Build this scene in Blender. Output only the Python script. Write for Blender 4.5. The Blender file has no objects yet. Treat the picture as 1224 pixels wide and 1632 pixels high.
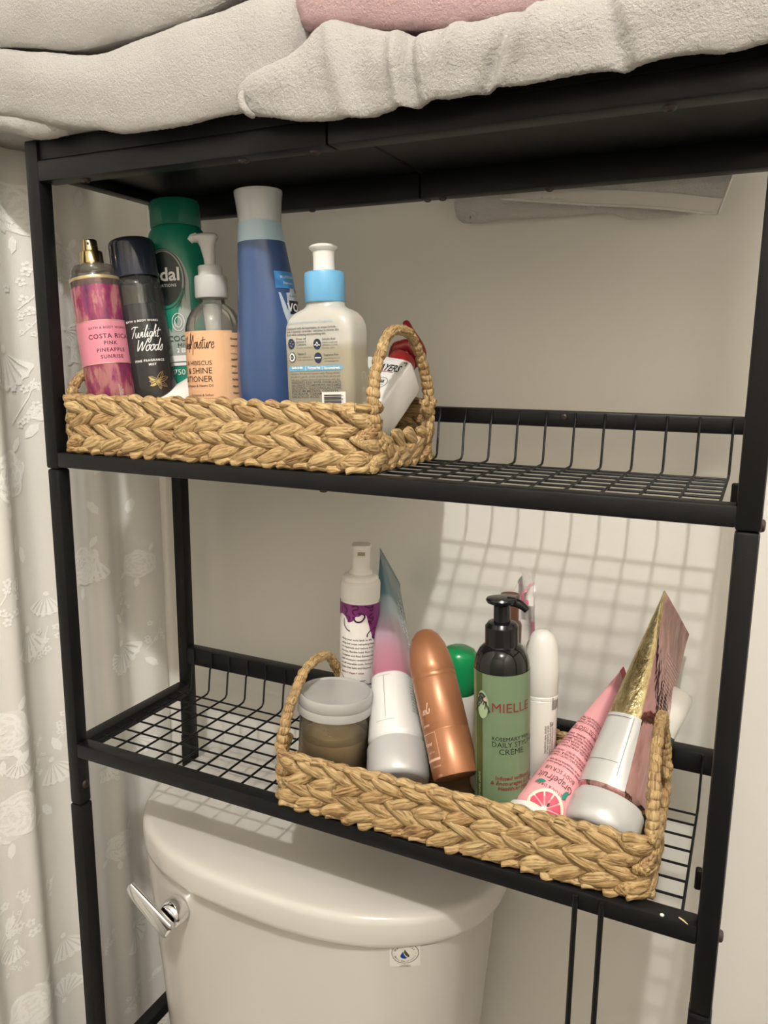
import bpy, bmesh, math, random
import numpy as np
from mathutils import Vector, Matrix

random.seed(7)
rng = np.random.default_rng(7)
scene = bpy.context.scene
COL = scene.collection
ZO = 1.13                      # height of the middle shelf above the floor; all numbers below are measured from it

# ------------------------------------------------------------------ camera
CAM = Vector((0.61234, -0.52827, 0.10680)); FOC = 1239.87
_y, _p, _r = 0.44592, 0.18611, 0.01031
FW = Vector((-math.sin(_y) * math.cos(_p), math.cos(_y) * math.cos(_p), -math.sin(_p)))
_rt = FW.cross(Vector((0, 0, 1))).normalized(); _up = _rt.cross(FW)
RT = _rt * math.cos(_r) + _up * math.sin(_r); UP = -_rt * math.sin(_r) + _up * math.cos(_r)
cam = bpy.data.cameras.new('camera'); camo = bpy.data.objects.new('camera', cam); COL.objects.link(camo)
cam.sensor_fit = 'VERTICAL'; cam.sensor_height = 36; cam.sensor_width = 27; cam.lens = FOC * 36 / 1632
cam.clip_start = 0.02
M3 = Matrix((RT, UP, -FW)).transposed()
camo.matrix_world = Matrix.Translation(CAM + Vector((0, 0, ZO))) @ M3.to_4x4()
scene.camera = camo

# ------------------------------------------------------------------ world, light, exposure
wd = bpy.data.worlds.new('world'); scene.world = wd; wd.use_nodes = True
wd.node_tree.nodes['Background'].inputs[0].default_value = (1.0, 0.95, 0.88, 1)
wd.node_tree.nodes['Background'].inputs[1].default_value = 0.05
ll = bpy.data.lights.new('ceiling_bulb', 'POINT'); ll.energy = 71; ll.shadow_soft_size = 0.028; ll.color = (1.0, 0.975, 0.94)
llo = bpy.data.objects.new('ceiling_bulb', ll); COL.objects.link(llo); llo.location = (.668, -.97, 1.26 + ZO)
scene.view_settings.view_transform = 'Standard'; scene.view_settings.look = 'None'
scene.view_settings.gamma = 1.0; scene.view_settings.use_curve_mapping = False
scene.view_settings.exposure = 0.0
scene.cycles.transparent_max_bounces = 32

# ------------------------------------------------------------------ helpers
def at(x, y, Y):
    v = FW + RT * ((x - 612) / FOC) - UP * ((y - 816) / FOC); return CAM + v * ((Y - CAM.y) / v.y)
def atZ(x, y, Z):
    v = FW + RT * ((x - 612) / FOC) - UP * ((y - 816) / FOC); return CAM + v * ((Z - CAM.z) / v.z)
def atX(x, y, X):
    v = FW + RT * ((x - 612) / FOC) - UP * ((y - 816) / FOC); return CAM + v * ((X - CAM.x) / v.x)

def hx(s):
    s = s.lstrip('#'); c = [int(s[i:i + 2], 16) / 255 for i in (0, 2, 4)]
    return tuple((v / 12.92 if v <= .04045 else ((v + .055) / 1.055) ** 2.4) for v in c) + (1,)
def rgb(c): return hx(c) if isinstance(c, str) else (tuple(c) + (1,))[:4]

class NT:
    """small wrapper to write node trees"""
    def __init__(s, name):
        s.m = bpy.data.materials.new(name); s.m.use_nodes = True; s.t = s.m.node_tree; s.t.nodes.clear()
        s.out = s.n('ShaderNodeOutputMaterial')
    def n(s, typ, **kw):
        nd = s.t.nodes.new(typ)
        for k, v in kw.items():
            if k.startswith('i_'):
                key = k[2:].replace('_', ' '); nd.inputs[key].default_value = v
            else: setattr(nd, k, v)
        return nd
    def l(s, a, b): s.t.links.new(a, b)
    def noise(s, scale, detail=3, rough=.5, vec=None, sc=None, coord='Object'):
        tc = s.n('ShaderNodeTexCoord'); src = tc.outputs[coord]
        if sc:
            mp = s.n('ShaderNodeMapping'); mp.inputs['Scale'].default_value = sc; s.l(src, mp.inputs[0]); src = mp.outputs[0]
        nz = s.n('ShaderNodeTexNoise'); nz.inputs['Scale'].default_value = scale; nz.inputs['Detail'].default_value = detail
        nz.inputs['Roughness'].default_value = rough; s.l(src, nz.inputs['Vector']); return nz.outputs['Fac']
    def ramp(s, fac, stops):
        r = s.n('ShaderNodeValToRGB'); e = r.color_ramp.elements
        e[0].position, e[0].color = stops[0][0], rgb(stops[0][1]); e[1].position, e[1].color = stops[-1][0], rgb(stops[-1][1])
        for p, c in stops[1:-1]: x = e.new(p); x.color = rgb(c)
        s.l(fac, r.inputs[0]); return r.outputs[0]
    def mixc(s, fac, a, b):
        m = s.n('ShaderNodeMix', data_type='RGBA')
        if hasattr(fac, 'is_output') or hasattr(fac, 'links'): s.l(fac, m.inputs[0])
        else: m.inputs[0].default_value = fac
        for v, i in ((a, 6), (b, 7)):
            if hasattr(v, 'links'): s.l(v, m.inputs[i])
            else: m.inputs[i].default_value = rgb(v)
        return m.outputs[2]
    def bsdf(s, col, rough=.5, metal=0., spec=.5, bump=None, bumpd=.001, strength=.5, **kw):
        b = s.n('ShaderNodeBsdfPrincipled')
        if hasattr(col, 'links'): s.l(col, b.inputs['Base Color'])
        else: b.inputs['Base Color'].default_value = rgb(col)
        b.inputs['Roughness'].default_value = rough; b.inputs['Metallic'].default_value = metal
        b.inputs['Specular IOR Level'].default_value = spec
        for k, v in kw.items(): b.inputs[k.replace('_', ' ')].default_value = v
        if bump is not None:
            bp = s.n('ShaderNodeBump'); bp.inputs['Distance'].default_value = bumpd; bp.inputs['Strength'].default_value = strength
            s.l(bump, bp.inputs['Height']); s.l(bp.outputs[0], b.inputs['Normal'])
        return b
    def done(s, sh): s.l(sh.outputs[0], s.out.inputs[0]); return s.m

def mat(name, col, rough=.5, metal=0., spec=.5, nscale=None, bumpd=.0005, strength=.4, var=0, **kw):
    t = NT(name); c = col; bp = None
    if nscale:
        bp = t.noise(nscale)
    if var:
        a = rgb(col); lo = tuple(v * (1 - var) for v in a[:3]); c = t.mixc(t.noise(var and 18, 4), lo, tuple(min(1, v * (1 + var * .4)) for v in a[:3]))
    return t.done(t.bsdf(c, rough, metal, spec, bp, bumpd, strength, **kw))

def clear_mat(name, tint, gloss_rough=.05, haze=0.0, hazecol=(.8, .8, .8), haze_rough=.4):
    """a thin wall of clear or frosted plastic: transparent, with a fresnel gloss and some milky scatter"""
    t = NT(name)
    tr = t.n('ShaderNodeBsdfTransparent'); tr.inputs[0].default_value = rgb(tint)
    body = tr
    if haze:
        df = t.bsdf(hazecol, haze_rough, 0, .3); mx = t.n('ShaderNodeMixShader'); mx.inputs[0].default_value = haze
        t.l(tr.outputs[0], mx.inputs[1]); t.l(df.outputs[0], mx.inputs[2]); body = mx
    gl = t.n('ShaderNodeBsdfGlossy'); gl.inputs['Roughness'].default_value = gloss_rough
    lw = t.n('ShaderNodeFresnel'); lw.inputs[0].default_value = 1.45
    m2 = t.n('ShaderNodeMixShader'); t.l(lw.outputs[0], m2.inputs[0]); t.l(body.outputs[0], m2.inputs[1]); t.l(gl.outputs[0], m2.inputs[2])
    return t.done(m2)

class MB:
    def __init__(s): s.v = []; s.f = []
    def add(s, vs, fs, mtx=None):
        o = len(s.v)
        s.v += [tuple(mtx @ Vector(v)) for v in vs] if mtx else [tuple(v) for v in vs]
        s.f += [tuple(i + o for i in f) for f in fs]; return s
    def bm(s, b, mtx=None):
        b.verts.index_update(); s.add([v.co[:] for v in b.verts], [[v.index for v in f.verts] for f in b.faces], mtx); b.free(); return s
    def box(s, x0, x1, y0, y1, z0, z1, bev=0, seg=2, mtx=None):
        b = bmesh.new(); bmesh.ops.create_cube(b, size=1)
        for v in b.verts: v.co = Vector(((x0 + x1) / 2 + v.co.x * (x1 - x0), (y0 + y1) / 2 + v.co.y * (y1 - y0), (z0 + z1) / 2 + v.co.z * (z1 - z0)))
        if bev: bmesh.ops.bevel(b, geom=b.edges[:], offset=bev, segments=seg, affect='EDGES', profile=.5)
        return s.bm(b, mtx)
    def tube(s, pts, r, n=8, mtx=None, cap=True):
        pts = [Vector(p) for p in pts]; k = len(pts); rr = r if isinstance(r, (list, tuple)) else [r] * k
        T = [(pts[min(i + 1, k - 1)] - pts[max(i - 1, 0)]).normalized() for i in range(k)]
        a = Vector((0, 0, 1)) if abs(T[0].z) < .9 else Vector((1, 0, 0)); nn = (a - T[0] * a.dot(T[0])).normalized(); V = []
        for i in range(k):
            nn = (nn - T[i] * nn.dot(T[i])).normalized(); b = T[i].cross(nn)
            V += [pts[i] + (nn * math.cos(2 * math.pi * j / n) + b * math.sin(2 * math.pi * j / n)) * rr[i] for j in range(n)]
        F = [(i * n + j, i * n + (j + 1) % n, (i + 1) * n + (j + 1) % n, (i + 1) * n + j) for i in range(k - 1) for j in range(n)]
        if cap: F += [tuple(reversed(range(n))), tuple(range((k - 1) * n, k * n))]
        return s.add(V, F, mtx)
    def loft(s, secs, n=40, cap=True, mtx=None):
        """secs: (z, rx, ry, exponent[, cx, cy]) rings of superellipses"""
        V = []
        for q in secs:
            z, rx, ry, e = q[:4]; cx, cy = (q[4], q[5]) if len(q) > 4 else (0, 0)
            for j in range(n):
                a = 2 * math.pi * j / n; c, d = math.cos(a), math.sin(a)
                V.append((cx + rx * math.copysign(abs(c) ** (2 / e), c), cy + ry * math.copysign(abs(d) ** (2 / e), d), z))
        k = len(secs)
        F = [(i * n + j, i * n + (j + 1) % n, (i + 1) * n + (j + 1) % n, (i + 1) * n + j) for i in range(k - 1) for j in range(n)]
        if cap: F += [tuple(reversed(range(n))), tuple(range((k - 1) * n, k * n))]
        return s.add(V, F, mtx)
    def lathe(s, prof, n=40, cap=True, mtx=None): return s.loft([(z, r, r, 2) for r, z in prof], n, cap, mtx)
    def ell(s, c, r, nu=10, nv=8, mtx=None):
        return s.loft([(c[2] - r[2] * math.cos(math.pi * (i + .15) / (nv + .3)), r[0] * math.sin(math.pi * (i + .15) / (nv + .3)), r[1] * math.sin(math.pi * (i + .15) / (nv + .3)), 2, c[0], c[1]) for i in range(nv + 1)], nu, True, mtx)
    def grid(s, P, nu, nv, closed_u=False, flip=False):
        """P: array (nu, nv, 3)"""
        P = np.asarray(P).reshape(-1, 3); F = []
        for i in range(nu if closed_u else nu - 1):
            i2 = (i + 1) % nu
            for j in range(nv - 1):
                q = (i * nv + j, i2 * nv + j, i2 * nv + j + 1, i * nv + j + 1); F.append(q[::-1] if flip else q)
        return s.add(P.tolist(), F)

def mesh_of(name, mb, smooth=True, ang=38):
    me = bpy.data.meshes.new(name); me.from_pydata(mb.v, [], mb.f); me.update()
    if smooth:
        me.shade_smooth()
        if ang < 180: me.set_sharp_from_angle(angle=math.radians(ang))
    return me
def put(name, me, m, parent=None, mtx=None, label=None, kind=None):
    if isinstance(me, MB): me = mesh_of(name, me)
    o = bpy.data.objects.new(name, me); COL.objects.link(o)
    if m is not None and not me.materials: me.materials.append(m)
    if parent is not None: o.parent = parent
    if mtx is not None: o.matrix_local = mtx
    if label: o['label'] = label
    if kind: o['kind'] = kind
    return o
def thing(name, label, cat, mtx=None, group=None):
    o = bpy.data.objects.new(name, None); COL.objects.link(o); o.empty_display_size = .01
    mtx = mtx if mtx is not None else Matrix.Identity(4)
    o.matrix_world = Matrix.Translation((0, 0, ZO)) @ mtx
    o['label'] = label; o['category'] = cat
    if group: o['group'] = group
    return o
def tag(o, label, cat, group=None):
    o['label'] = label; o['category'] = cat; o.location.z += ZO
    if group: o['group'] = group
    return o
def structure(name, mb, m, parent=None, smooth=False):
    o = put(name, mesh_of(name, mb, smooth), m, parent)
    if parent is None: o.location.z = ZO; o['kind'] = 'structure'
    return o
T3 = Matrix.Translation
def pose(base, zdir, face):
    """frame at base: local z along zdir, local -y turned towards the vector face"""
    z = Vector(zdir).normalized(); f = Vector(face); y = -(f - z * f.dot(z)).normalized(); x = y.cross(z)
    m = Matrix((x, y, z)).transposed().to_4x4(); m.translation = Vector(base); return m
def rotv(v, deg): return Matrix.Rotation(math.radians(deg), 3, 'Z') @ Vector(v)
def stand(top, Yt, low, Yl, zb, twist=0):
    """a bottle whose axis runs through two seen points; base at height zb, front turned to the lens (plus twist)"""
    a = at(*top, Yt); b = at(*low, Yl); u = (a - b).normalized(); base = b + u * ((zb - b.z) / u.z)
    f = rotv(Vector((CAM.x - base.x, CAM.y - base.y, 0)), twist)
    return pose(base, u, f), (a - base).length

# ---- numpy value noise
_perm = rng.random((64, 64, 64))
def vnoise(P, f):
    q = np.asarray(P) * f + 100.0; i = np.floor(q).astype(int); t = q - i; t = t * t * (3 - 2 * t); i %= 64; j = (i + 1) % 64
    def g(a, b, c): return _perm[a, b, c]
    x, y, z = t[..., 0], t[..., 1], t[..., 2]
    c00 = g(i[..., 0], i[..., 1], i[..., 2]) * (1 - x) + g(j[..., 0], i[..., 1], i[..., 2]) * x
    c10 = g(i[..., 0], j[..., 1], i[..., 2]) * (1 - x) + g(j[..., 0], j[..., 1], i[..., 2]) * x
    c01 = g(i[..., 0], i[..., 1], j[..., 2]) * (1 - x) + g(j[..., 0], i[..., 1], j[..., 2]) * x
    c11 = g(i[..., 0], j[..., 1], j[..., 2]) * (1 - x) + g(j[..., 0], j[..., 1], j[..., 2]) * x
    return ((c00 * (1 - y) + c10 * y) * (1 - z) + (c01 * (1 - y) + c11 * y) * z) * 2 - 1
def catmull(pts, n):
    P = np.asarray(pts, float); k = len(P); out = []
    for u in np.linspace(0, k - 1, n):
        i = min(int(u), k - 2); t = u - i
        p0, p1, p2, p3 = P[max(i - 1, 0)], P[i], P[i + 1], P[min(i + 2, k - 1)]
        out.append(.5 * ((2 * p1) + (-p0 + p2) * t + (2 * p0 - 5 * p1 + 4 * p2 - p3) * t * t + (-p0 + 3 * p1 - 3 * p2 + p3) * t ** 3))
    return np.array(out)
def catmull_closed(pts, n):
    P = np.asarray(pts, float); k = len(P); out = []
    for u in np.linspace(0, k, n, endpoint=False):
        i = int(u); t = u - i
        p0, p1, p2, p3 = P[(i - 1) % k], P[i % k], P[(i + 1) % k], P[(i + 2) % k]
        out.append(.5 * ((2 * p1) + (-p0 + p2) * t + (2 * p0 - 5 * p1 + 4 * p2 - p3) * t * t + (-p0 + 3 * p1 - 3 * p2 + p3) * t ** 3))
    return np.array(out)

# ---- flat print: everything is drawn in (u, v) metres, then wrapped on the surface
_tmp = bpy.data.curves.new('_t', 'FONT'); _tmpo = bpy.data.objects.new('_t', _tmp); COL.objects.link(_tmpo)
_tmp.resolution_u = 2; _tmp.fill_mode = 'FRONT'
def text(s, u, v, size, align='CENTER', bold=0, shear=0, sp=1.0, rot=0, wide=1.0):
    """lettering as triangles; size is the cap height"""
    _tmp.body = s; _tmp.size = 1.0; _tmp.align_x = align; _tmp.offset = bold; _tmp.shear = shear; _tmp.space_character = sp
    bpy.context.view_layer.update(); ev = _tmpo.evaluated_get(bpy.context.evaluated_depsgraph_get()); me = ev.to_mesh()
    k = size / .70; c, d = math.cos(math.radians(rot)), math.sin(math.radians(rot))
    V = [(u + (p.co.x * wide * c - p.co.y * d) * k, v + (p.co.x * wide * d + p.co.y * c) * k) for p in me.vertices]
    F = [tuple(p.vertices) for p in me.polygons]; ev.to_mesh_clear(); return V, F
def rect(u0, u1, v0, v1): return [(u0, v0), (u1, v0), (u1, v1), (u0, v1)], [(0, 1, 2, 3)]
def ngon(pts): return [tuple(p) for p in pts], [tuple(range(len(pts)))]
def disc(u, v, ru, rv=None, n=24): rv = rv or ru; return ngon([(u + ru * math.cos(2 * math.pi * i / n), v + rv * math.sin(2 * math.pi * i / n)) for i in range(n)])
def stroke(pts, w, smooth=0, closed=False):
    P = catmull(pts, smooth) if smooth else np.asarray(pts, float)
    V = []; k = len(P)
    for i in range(k):
        t = P[min(i + 1, k - 1)] - P[max(i - 1, 0)]; t = t / (np.hypot(*t) + 1e-12); n = np.array((-t[1], t[0])) * w / 2
        V += [tuple(P[i] + n), tuple(P[i] - n)]
    return V, [(2 * i + 1, 2 * i + 3, 2 * i + 2, 2 * i) for i in range(k - 1)]
def ring(u, v, ru, rv, w, a0=0, a1=360, n=36):
    return stroke([(u + ru * math.cos(math.radians(a0 + (a1 - a0) * i / n)), v + rv * math.sin(math.radians(a0 + (a1 - a0) * i / n))) for i in range(n + 1)], w)
GL = {'T': ([[(0, 1.7), (.5, 2.0), (1.4, 1.9)], [(.85, 1.95), (.65, .9), (.45, 0)]], 1.1),
 'w': ([[(0, .95), (.12, .2), (.4, .05), (.62, .9), (.72, .1), (1.0, .1), (1.15, 1)]], 1.25), 'i': ([[(0, .3), (.15, 1), (.2, .1), (.45, .2)], [(.22, 1.45), (.26, 1.5)]], .5),
 'l': ([[(0, .3), (.4, 2.0), (.28, 2.1), (.15, 1), (.25, .05), (.5, .2)]], .52), 'g': ([[(.6, .9), (.2, .9), (.05, .4), (.25, .05), (.55, .4), (.65, .95), (.55, -.6), (.3, -1.0), (.1, -.6), (.75, .25)]], .78),
 'h': ([[(0, .2), (.4, 2.0), (.25, 2.1), (.12, 0)], [(.15, .4), (.4, 1), (.55, .8), (.55, .1), (.8, .2)]], .82), 't': ([[(.25, 1.7), (.15, .2), (.3, .02), (.5, .2)], [(-.2, 1.15), (.8, 1.3)]], .6),
 'W': ([[(0, 1.8), (.15, .1), (.7, 1.5), (.85, .1), (1.5, 2.0)]], 1.4), 'o': ([[(.5, .95), (.15, .8), (.05, .3), (.3, .02), (.6, .4), (.5, .9), (.85, .8)]], .72),
 'd': ([[(.55, .9), (.15, .8), (.05, .3), (.3, .02), (.55, .5), (.8, 2.0), (.62, .2), (.9, .2)]], .88), 's': ([[(0, .2), (.4, 1), (.5, .4), (.3, .02), (.05, .15)]], .6),
 'M': ([[(0, -.5), (.15, 1.2), (.3, 2.3), (.5, .5), (1.0, 2.0), (1.1, -.9)]], 1.35), 'e': ([[(.05, .5), (.5, .6), (.4, .95), (.1, .7), (.1, .2), (.35, .02), (.65, .3)]], .62),
 'u': ([[(0, .95), (.1, .2), (.35, .05), (.6, .9), (.62, .1), (.85, .2)]], .85), 'r': ([[(0, 0), (.15, .95), (.2, .7), (.5, 1.0)]], .55),
 'S': ([[(1.0, 1.8), (.6, 2.0), (.3, 1.6), (.8, .8), (.5, .05), (0, .3)]], 1.1), 'a': ([[(.5, .9), (.15, .8), (.05, .3), (.3, .02), (.52, .8), (.55, .1), (.8, .2)]], .75)}
def script(s, u, v, xh, w, shear=.3, sp=1.0):
    out = []; x = 0
    for ch in s:
        if ch == ' ': x += .7; continue
        st, adv = GL[ch]
        for q in st: out.append(stroke([(u + (x + px + py * shear) * xh * sp, v + py * xh) for px, py in q], w, 5 * len(q)))
        x += adv
    return out
def wrapped(items, fn, off, step=.0025, cut=True):
    """items [(V, F)] in (u, v) -> MB on the surface fn(u, v, off)"""
    b = bmesh.new()
    for V, F in items:
        vs = [b.verts.new((p[0], p[1], 0)) for p in V]
        for f in F:
            try: b.faces.new([vs[i] for i in f])
            except ValueError: pass
    if cut:
        us = [v.co.x for v in b.verts]; lo, hi = min(us), max(us)
        k = math.ceil(lo / step)
        while k * step < hi:
            g = b.verts[:] + b.edges[:] + b.faces[:]
            bmesh.ops.bisect_plane(b, geom=g, dist=1e-7, plane_co=(k * step, 0, 0), plane_no=(1, 0, 0)); k += 1
    bmesh.ops.triangulate(b, faces=[f for f in b.faces if len(f.verts) > 4])
    b.normal_update()
    for f in b.faces:
        if f.normal.z < 0: f.normal_flip()
    for v in b.verts: v.co = fn(v.co.x, v.co.y, off)
    m = MB(); m.bm(b); return m
def cyl(r, phi0=0):
    """wrap on a cylinder whose front is local -y; r may be a function of height"""
    def fn(u, v, off):
        q = (r(v) if callable(r) else r); a = u / q + math.radians(phi0); R = q + off
        return Vector((R * math.sin(a), -R * math.cos(a), v))
    return fn
def flat_front(rx, ry, e):
    def fn(u, v, off):
        X, Yr = (rx(v), ry(v)) if callable(rx) else (rx, ry)
        t = min(.999, abs(u / X)); return Vector((u, -Yr * (1 - t ** e) ** (1 / e) - off, v))
    return fn
def patch(fn, u0, u1, v0, v1, off, nu=24, nv=6):
    P = np.array([[fn(u0 + (u1 - u0) * i / (nu - 1), v0 + (v1 - v0) * j / (nv - 1), off) for j in range(nv)] for i in range(nu)])
    m = MB(); m.grid(P, nu, nv); return m
LOR = ['gently cleanse and refresh', 'apply to damp hair, work', 'through ends and style as', 'usual. do not rinse out', 'for best results use daily', 'avoid contact with eyes', 'with other items of range', 'soft shine and definition']

# ------------------------------------------------------------------ materials
def wall_mat():
    t = NT('painted_wall'); n1 = t.noise(2.2, 2); n2 = t.noise(160, 3)
    return t.done(t.bsdf(t.mixc(n1, '#e6e2d9', '#e8e5dd'), .6, 0, .3, n2, .0006, .15))
M = {}
M['wall'] = wall_mat()
M['ceiling'] = mat('ceiling_paint', '#f1efe9', .8, nscale=90)
M['floor'] = mat('floor_vinyl', '#4d463d', .5, nscale=30, var=.15)
M['black'] = mat('black_powder_coat', (.0055, .0057, .0060), .40, 0, .22, nscale=900, bumpd=.0003, strength=.25)
M['bolt'] = mat('dark_bolt', (.045, .03, .026), .4, .4)
M['china'] = mat('white_china', '#cac5bd', .14, 0, .5)
M['chrome'] = mat('chrome', (.82, .82, .83), .07, 1.0)
def straw_mat():
    t = NT('water_hyacinth_straw')
    oi = t.n('ShaderNodeObjectInfo'); tc = t.n('ShaderNodeTexCoord')
    ad = t.n('ShaderNodeVectorMath', operation='ADD'); t.l(tc.outputs['Object'], ad.inputs[0])
    mu = t.n('ShaderNodeVectorMath', operation='SCALE'); mu.inputs[0].default_value = (3, 7, 5); t.l(oi.outputs['Random'], mu.inputs['Scale']); t.l(mu.outputs[0], ad.inputs[1])
    mp = t.n('ShaderNodeMapping'); mp.inputs['Scale'].default_value = (22, 750, 500); t.l(ad.outputs[0], mp.inputs[0])
    nz = t.n('ShaderNodeTexNoise'); nz.inputs['Scale'].default_value = 1; nz.inputs['Detail'].default_value = 3; t.l(mp.outputs[0], nz.inputs['Vector'])
    mp2 = t.n('ShaderNodeMapping'); mp2.inputs['Scale'].default_value = (60, 160, 120); t.l(ad.outputs[0], mp2.inputs[0])
    n2 = t.n('ShaderNodeTexNoise'); n2.inputs['Scale'].default_value = 1; n2.inputs['Detail'].default_value = 3; t.l(mp2.outputs[0], n2.inputs['Vector'])
    base = t.ramp(oi.outputs['Random'], [(0, '#9a8058'), (.35, '#b3966a'), (.65, '#bfa679'), (.82, '#a2845a'), (.93, '#8a6742'), (1, '#6b4a33')])
    fine = t.ramp(nz.outputs['Fac'], [(.34, '#3d2a18'), (.44, '#957448'), (.55, '#b89b6b'), (.72, '#d0ba8c')])
    c = t.mixc(.62, base, fine)
    sp = t.ramp(n2.outputs['Fac'], [(.58, '#000000'), (.72, '#b0b0b0')])
    sx = t.n('ShaderNodeSeparateColor'); t.l(sp, sx.inputs[0])
    c = t.mixc(sx.outputs[0], c, '#7d5433')
    return t.done(t.bsdf(c, .55, 0, .35, nz.outputs['Fac'], .0016, 1.0))
M['straw'] = straw_mat()
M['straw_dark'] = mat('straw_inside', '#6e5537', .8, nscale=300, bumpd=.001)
def terry(name, c0, c1, disp=True):
    t = NT(name); n1 = t.noise(560, 4, .7); n2 = t.noise(30, 2)
    return t.done(t.bsdf(t.mixc(n2, c0, c1), .95, 0, .1, n1, .0030, .9, Sheen_Weight=.08, Sheen_Roughness=.6))
M['towel'] = terry('white_terry', '#aeaaa4', '#b8b4ae')
M['towel_pink'] = terry('pink_terry', '#b89798', '#c4a6a6')
M['towel_grey'] = terry('grey_terry', '#dedad3', '#e4e0d9')
M['hem'] = mat('woven_hem', '#dbd6ce', .8, nscale=700, bumpd=.0005)
def lace_ground():
    t = NT('sheer_net'); tc = t.n('ShaderNodeTexCoord'); n2 = t.noise(14, 3)
    df = t.bsdf(t.mixc(n2, '#e9e6df', '#efece6'), .8, 0, .2, t.noise(900, 2), .0004, .4)
    tl = t.n('ShaderNodeBsdfTranslucent'); tl.inputs[0].default_value = hx('#d8d3c9')
    mx = t.n('ShaderNodeMixShader'); mx.inputs[0].default_value = .12; t.l(df.outputs[0], mx.inputs[1]); t.l(tl.outputs[0], mx.inputs[2])
    return t.done(mx)
M['net'] = lace_ground()
M['lace'] = mat('lace_thread', '#fbf9f4', .75, 0, .25, nscale=700, bumpd=.0008, strength=.6)
M['white_plastic'] = mat('white_plastic', '#dedbd4', .35)
M['gloss_white'] = mat('glossy_white', '#e4e0d9', .2)
M['black_plastic'] = mat('black_plastic', (.006, .006, .0065), .2, 0, .35)
M['ink'] = mat('black_ink', (.02, .02, .022), .5)
M['ink_grey'] = mat('grey_ink', (.09, .085, .08), .5)
M['ink_white'] = mat('white_ink', '#e8e6e2', .45)

# ------------------------------------------------------------------ setting
W, D, w = 0.62, 0.1892, 0.0157
YW = 0.245
structure('wall_back', MB().box(-1.0, 1.45, YW, YW + .1, -ZO, 1.32), M['wall'])
structure('wall_left', MB().box(-1.05, -.95, -1.8, YW + .1, -ZO, 1.32), M['wall'])
structure('wall_right', MB().box(1.30, 1.40, -1.8, YW, -ZO, 1.32), M['wall'])
structure('wall_front', MB().box(-1.05, 1.45, -1.9, -1.8, -ZO, 1.32), mat('taupe_wall_paint', '#c0b8ab', .7))
structure('floor', MB().box(-1.05, 1.45, -1.9, YW + .1, -ZO - .1, -ZO), M['floor'])
structure('ceiling', MB().box(-1.05, 1.45, -1.9, YW + .1, 1.32, 1.42), M['ceiling'])
structure('baseboard_back', MB().box(-.94, 1.10, YW - .016, YW, -ZO, -ZO + .09, .004), M['gloss_white'])
fx = thing('ceiling_light', 'round white ceiling lamp base behind the viewer', 'lamp', T3((.668, -.97, 1.32)))
put('lamp_base', MB().lathe([(.09, -.02), (.095, -.014), (.095, 0)], 32), M['white_plastic'], fx)

# ------------------------------------------------------------------ black rack over the toilet
rb = -ZO
rack = thing('storage_rack', 'black metal over-toilet rack with two wire shelves and a top tray', 'rack', T3((0, 0, rb)))
def rp(name, mb, m=None, label=None):
    me = mesh_of(name, mb); me.transform(T3((0, 0, -rb))); return put(name, me, m or M['black'], rack, None, label)
def share(name, me, mtx, m=None): return put(name, me, m or M['black'], rack, T3((0, 0, -rb)) @ mtx)
for px in (0, W - w):
    for py in (0, D - w):
        rp('post', MB().box(px, px + w, py, py + w, .0067, .300, .0022, 2))
        rp('post', MB().box(px + .0004, px + w - .0004, py + .0004, py + w - .0004, -.345, .0064, .0026, 2))
        rp('post', MB().box(px, px + w, py, py + w, rb + .008, -.3453, .0022, 2))
        rp('foot_cap', MB().box(px - .001, px + w + .001, py - .001, py + w + .001, rb, rb + .012, .002, 2), M['black_plastic'])
for zb_, zt_, rl, rh in ((.0083, .0227, .0537, .0683), (-.2908, -.2758, -.2506, -.2298)):
    rp('front_rail', MB().box(w - .001, W - w + .001, .0003, w, zb_, zt_, .0018, 2))
    rp('rear_rail', MB().box(w - .001, W - w + .001, D - w, D - .0003, rl, rh, .0022, 2))
    for px in (.0003, W - w):
        rp('side_rail', MB().box(px, px + w - .0003, w - .001, D - w + .001, zb_, zt_, .0018, 2))
    zw = zt_ - .0034
    lw_me = mesh_of('long_wire', MB().tube([(w * .9, 0, 0), (W - w * 1.7, 0, 0)], .00105, 8)); lw_me.materials.append(M['black'])
    for Yw in (.034, .0545, .0755, .0965, .1175, .138, .1555): share('long_wire', lw_me, T3((0, Yw, zw - .0006)))
    cw_me = mesh_of('cross_wire', MB().tube([(0, w * .8, 0), (0, .158, 0), (0, .1635, .0008), (0, .1662, .004), (0, .1695, rl - zw), (0, D - w - .0008, rl - zw + .004), (0, D - w - .0008, rh - zw - .002)], .0011, 8)); cw_me.materials.append(M['black'])
    for k in range(23): share('cross_wire', cw_me, T3((.0265 + .0258 * k, 0, zw + .0010)))
    # short bent tabs holding the side of the wire deck
    for px in (W - w - .003,): rp('wire_tab', MB().box(px - .002, px + .003, .058, .064, zb_ + .004, zt_ + .006, .001, 1))
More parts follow.
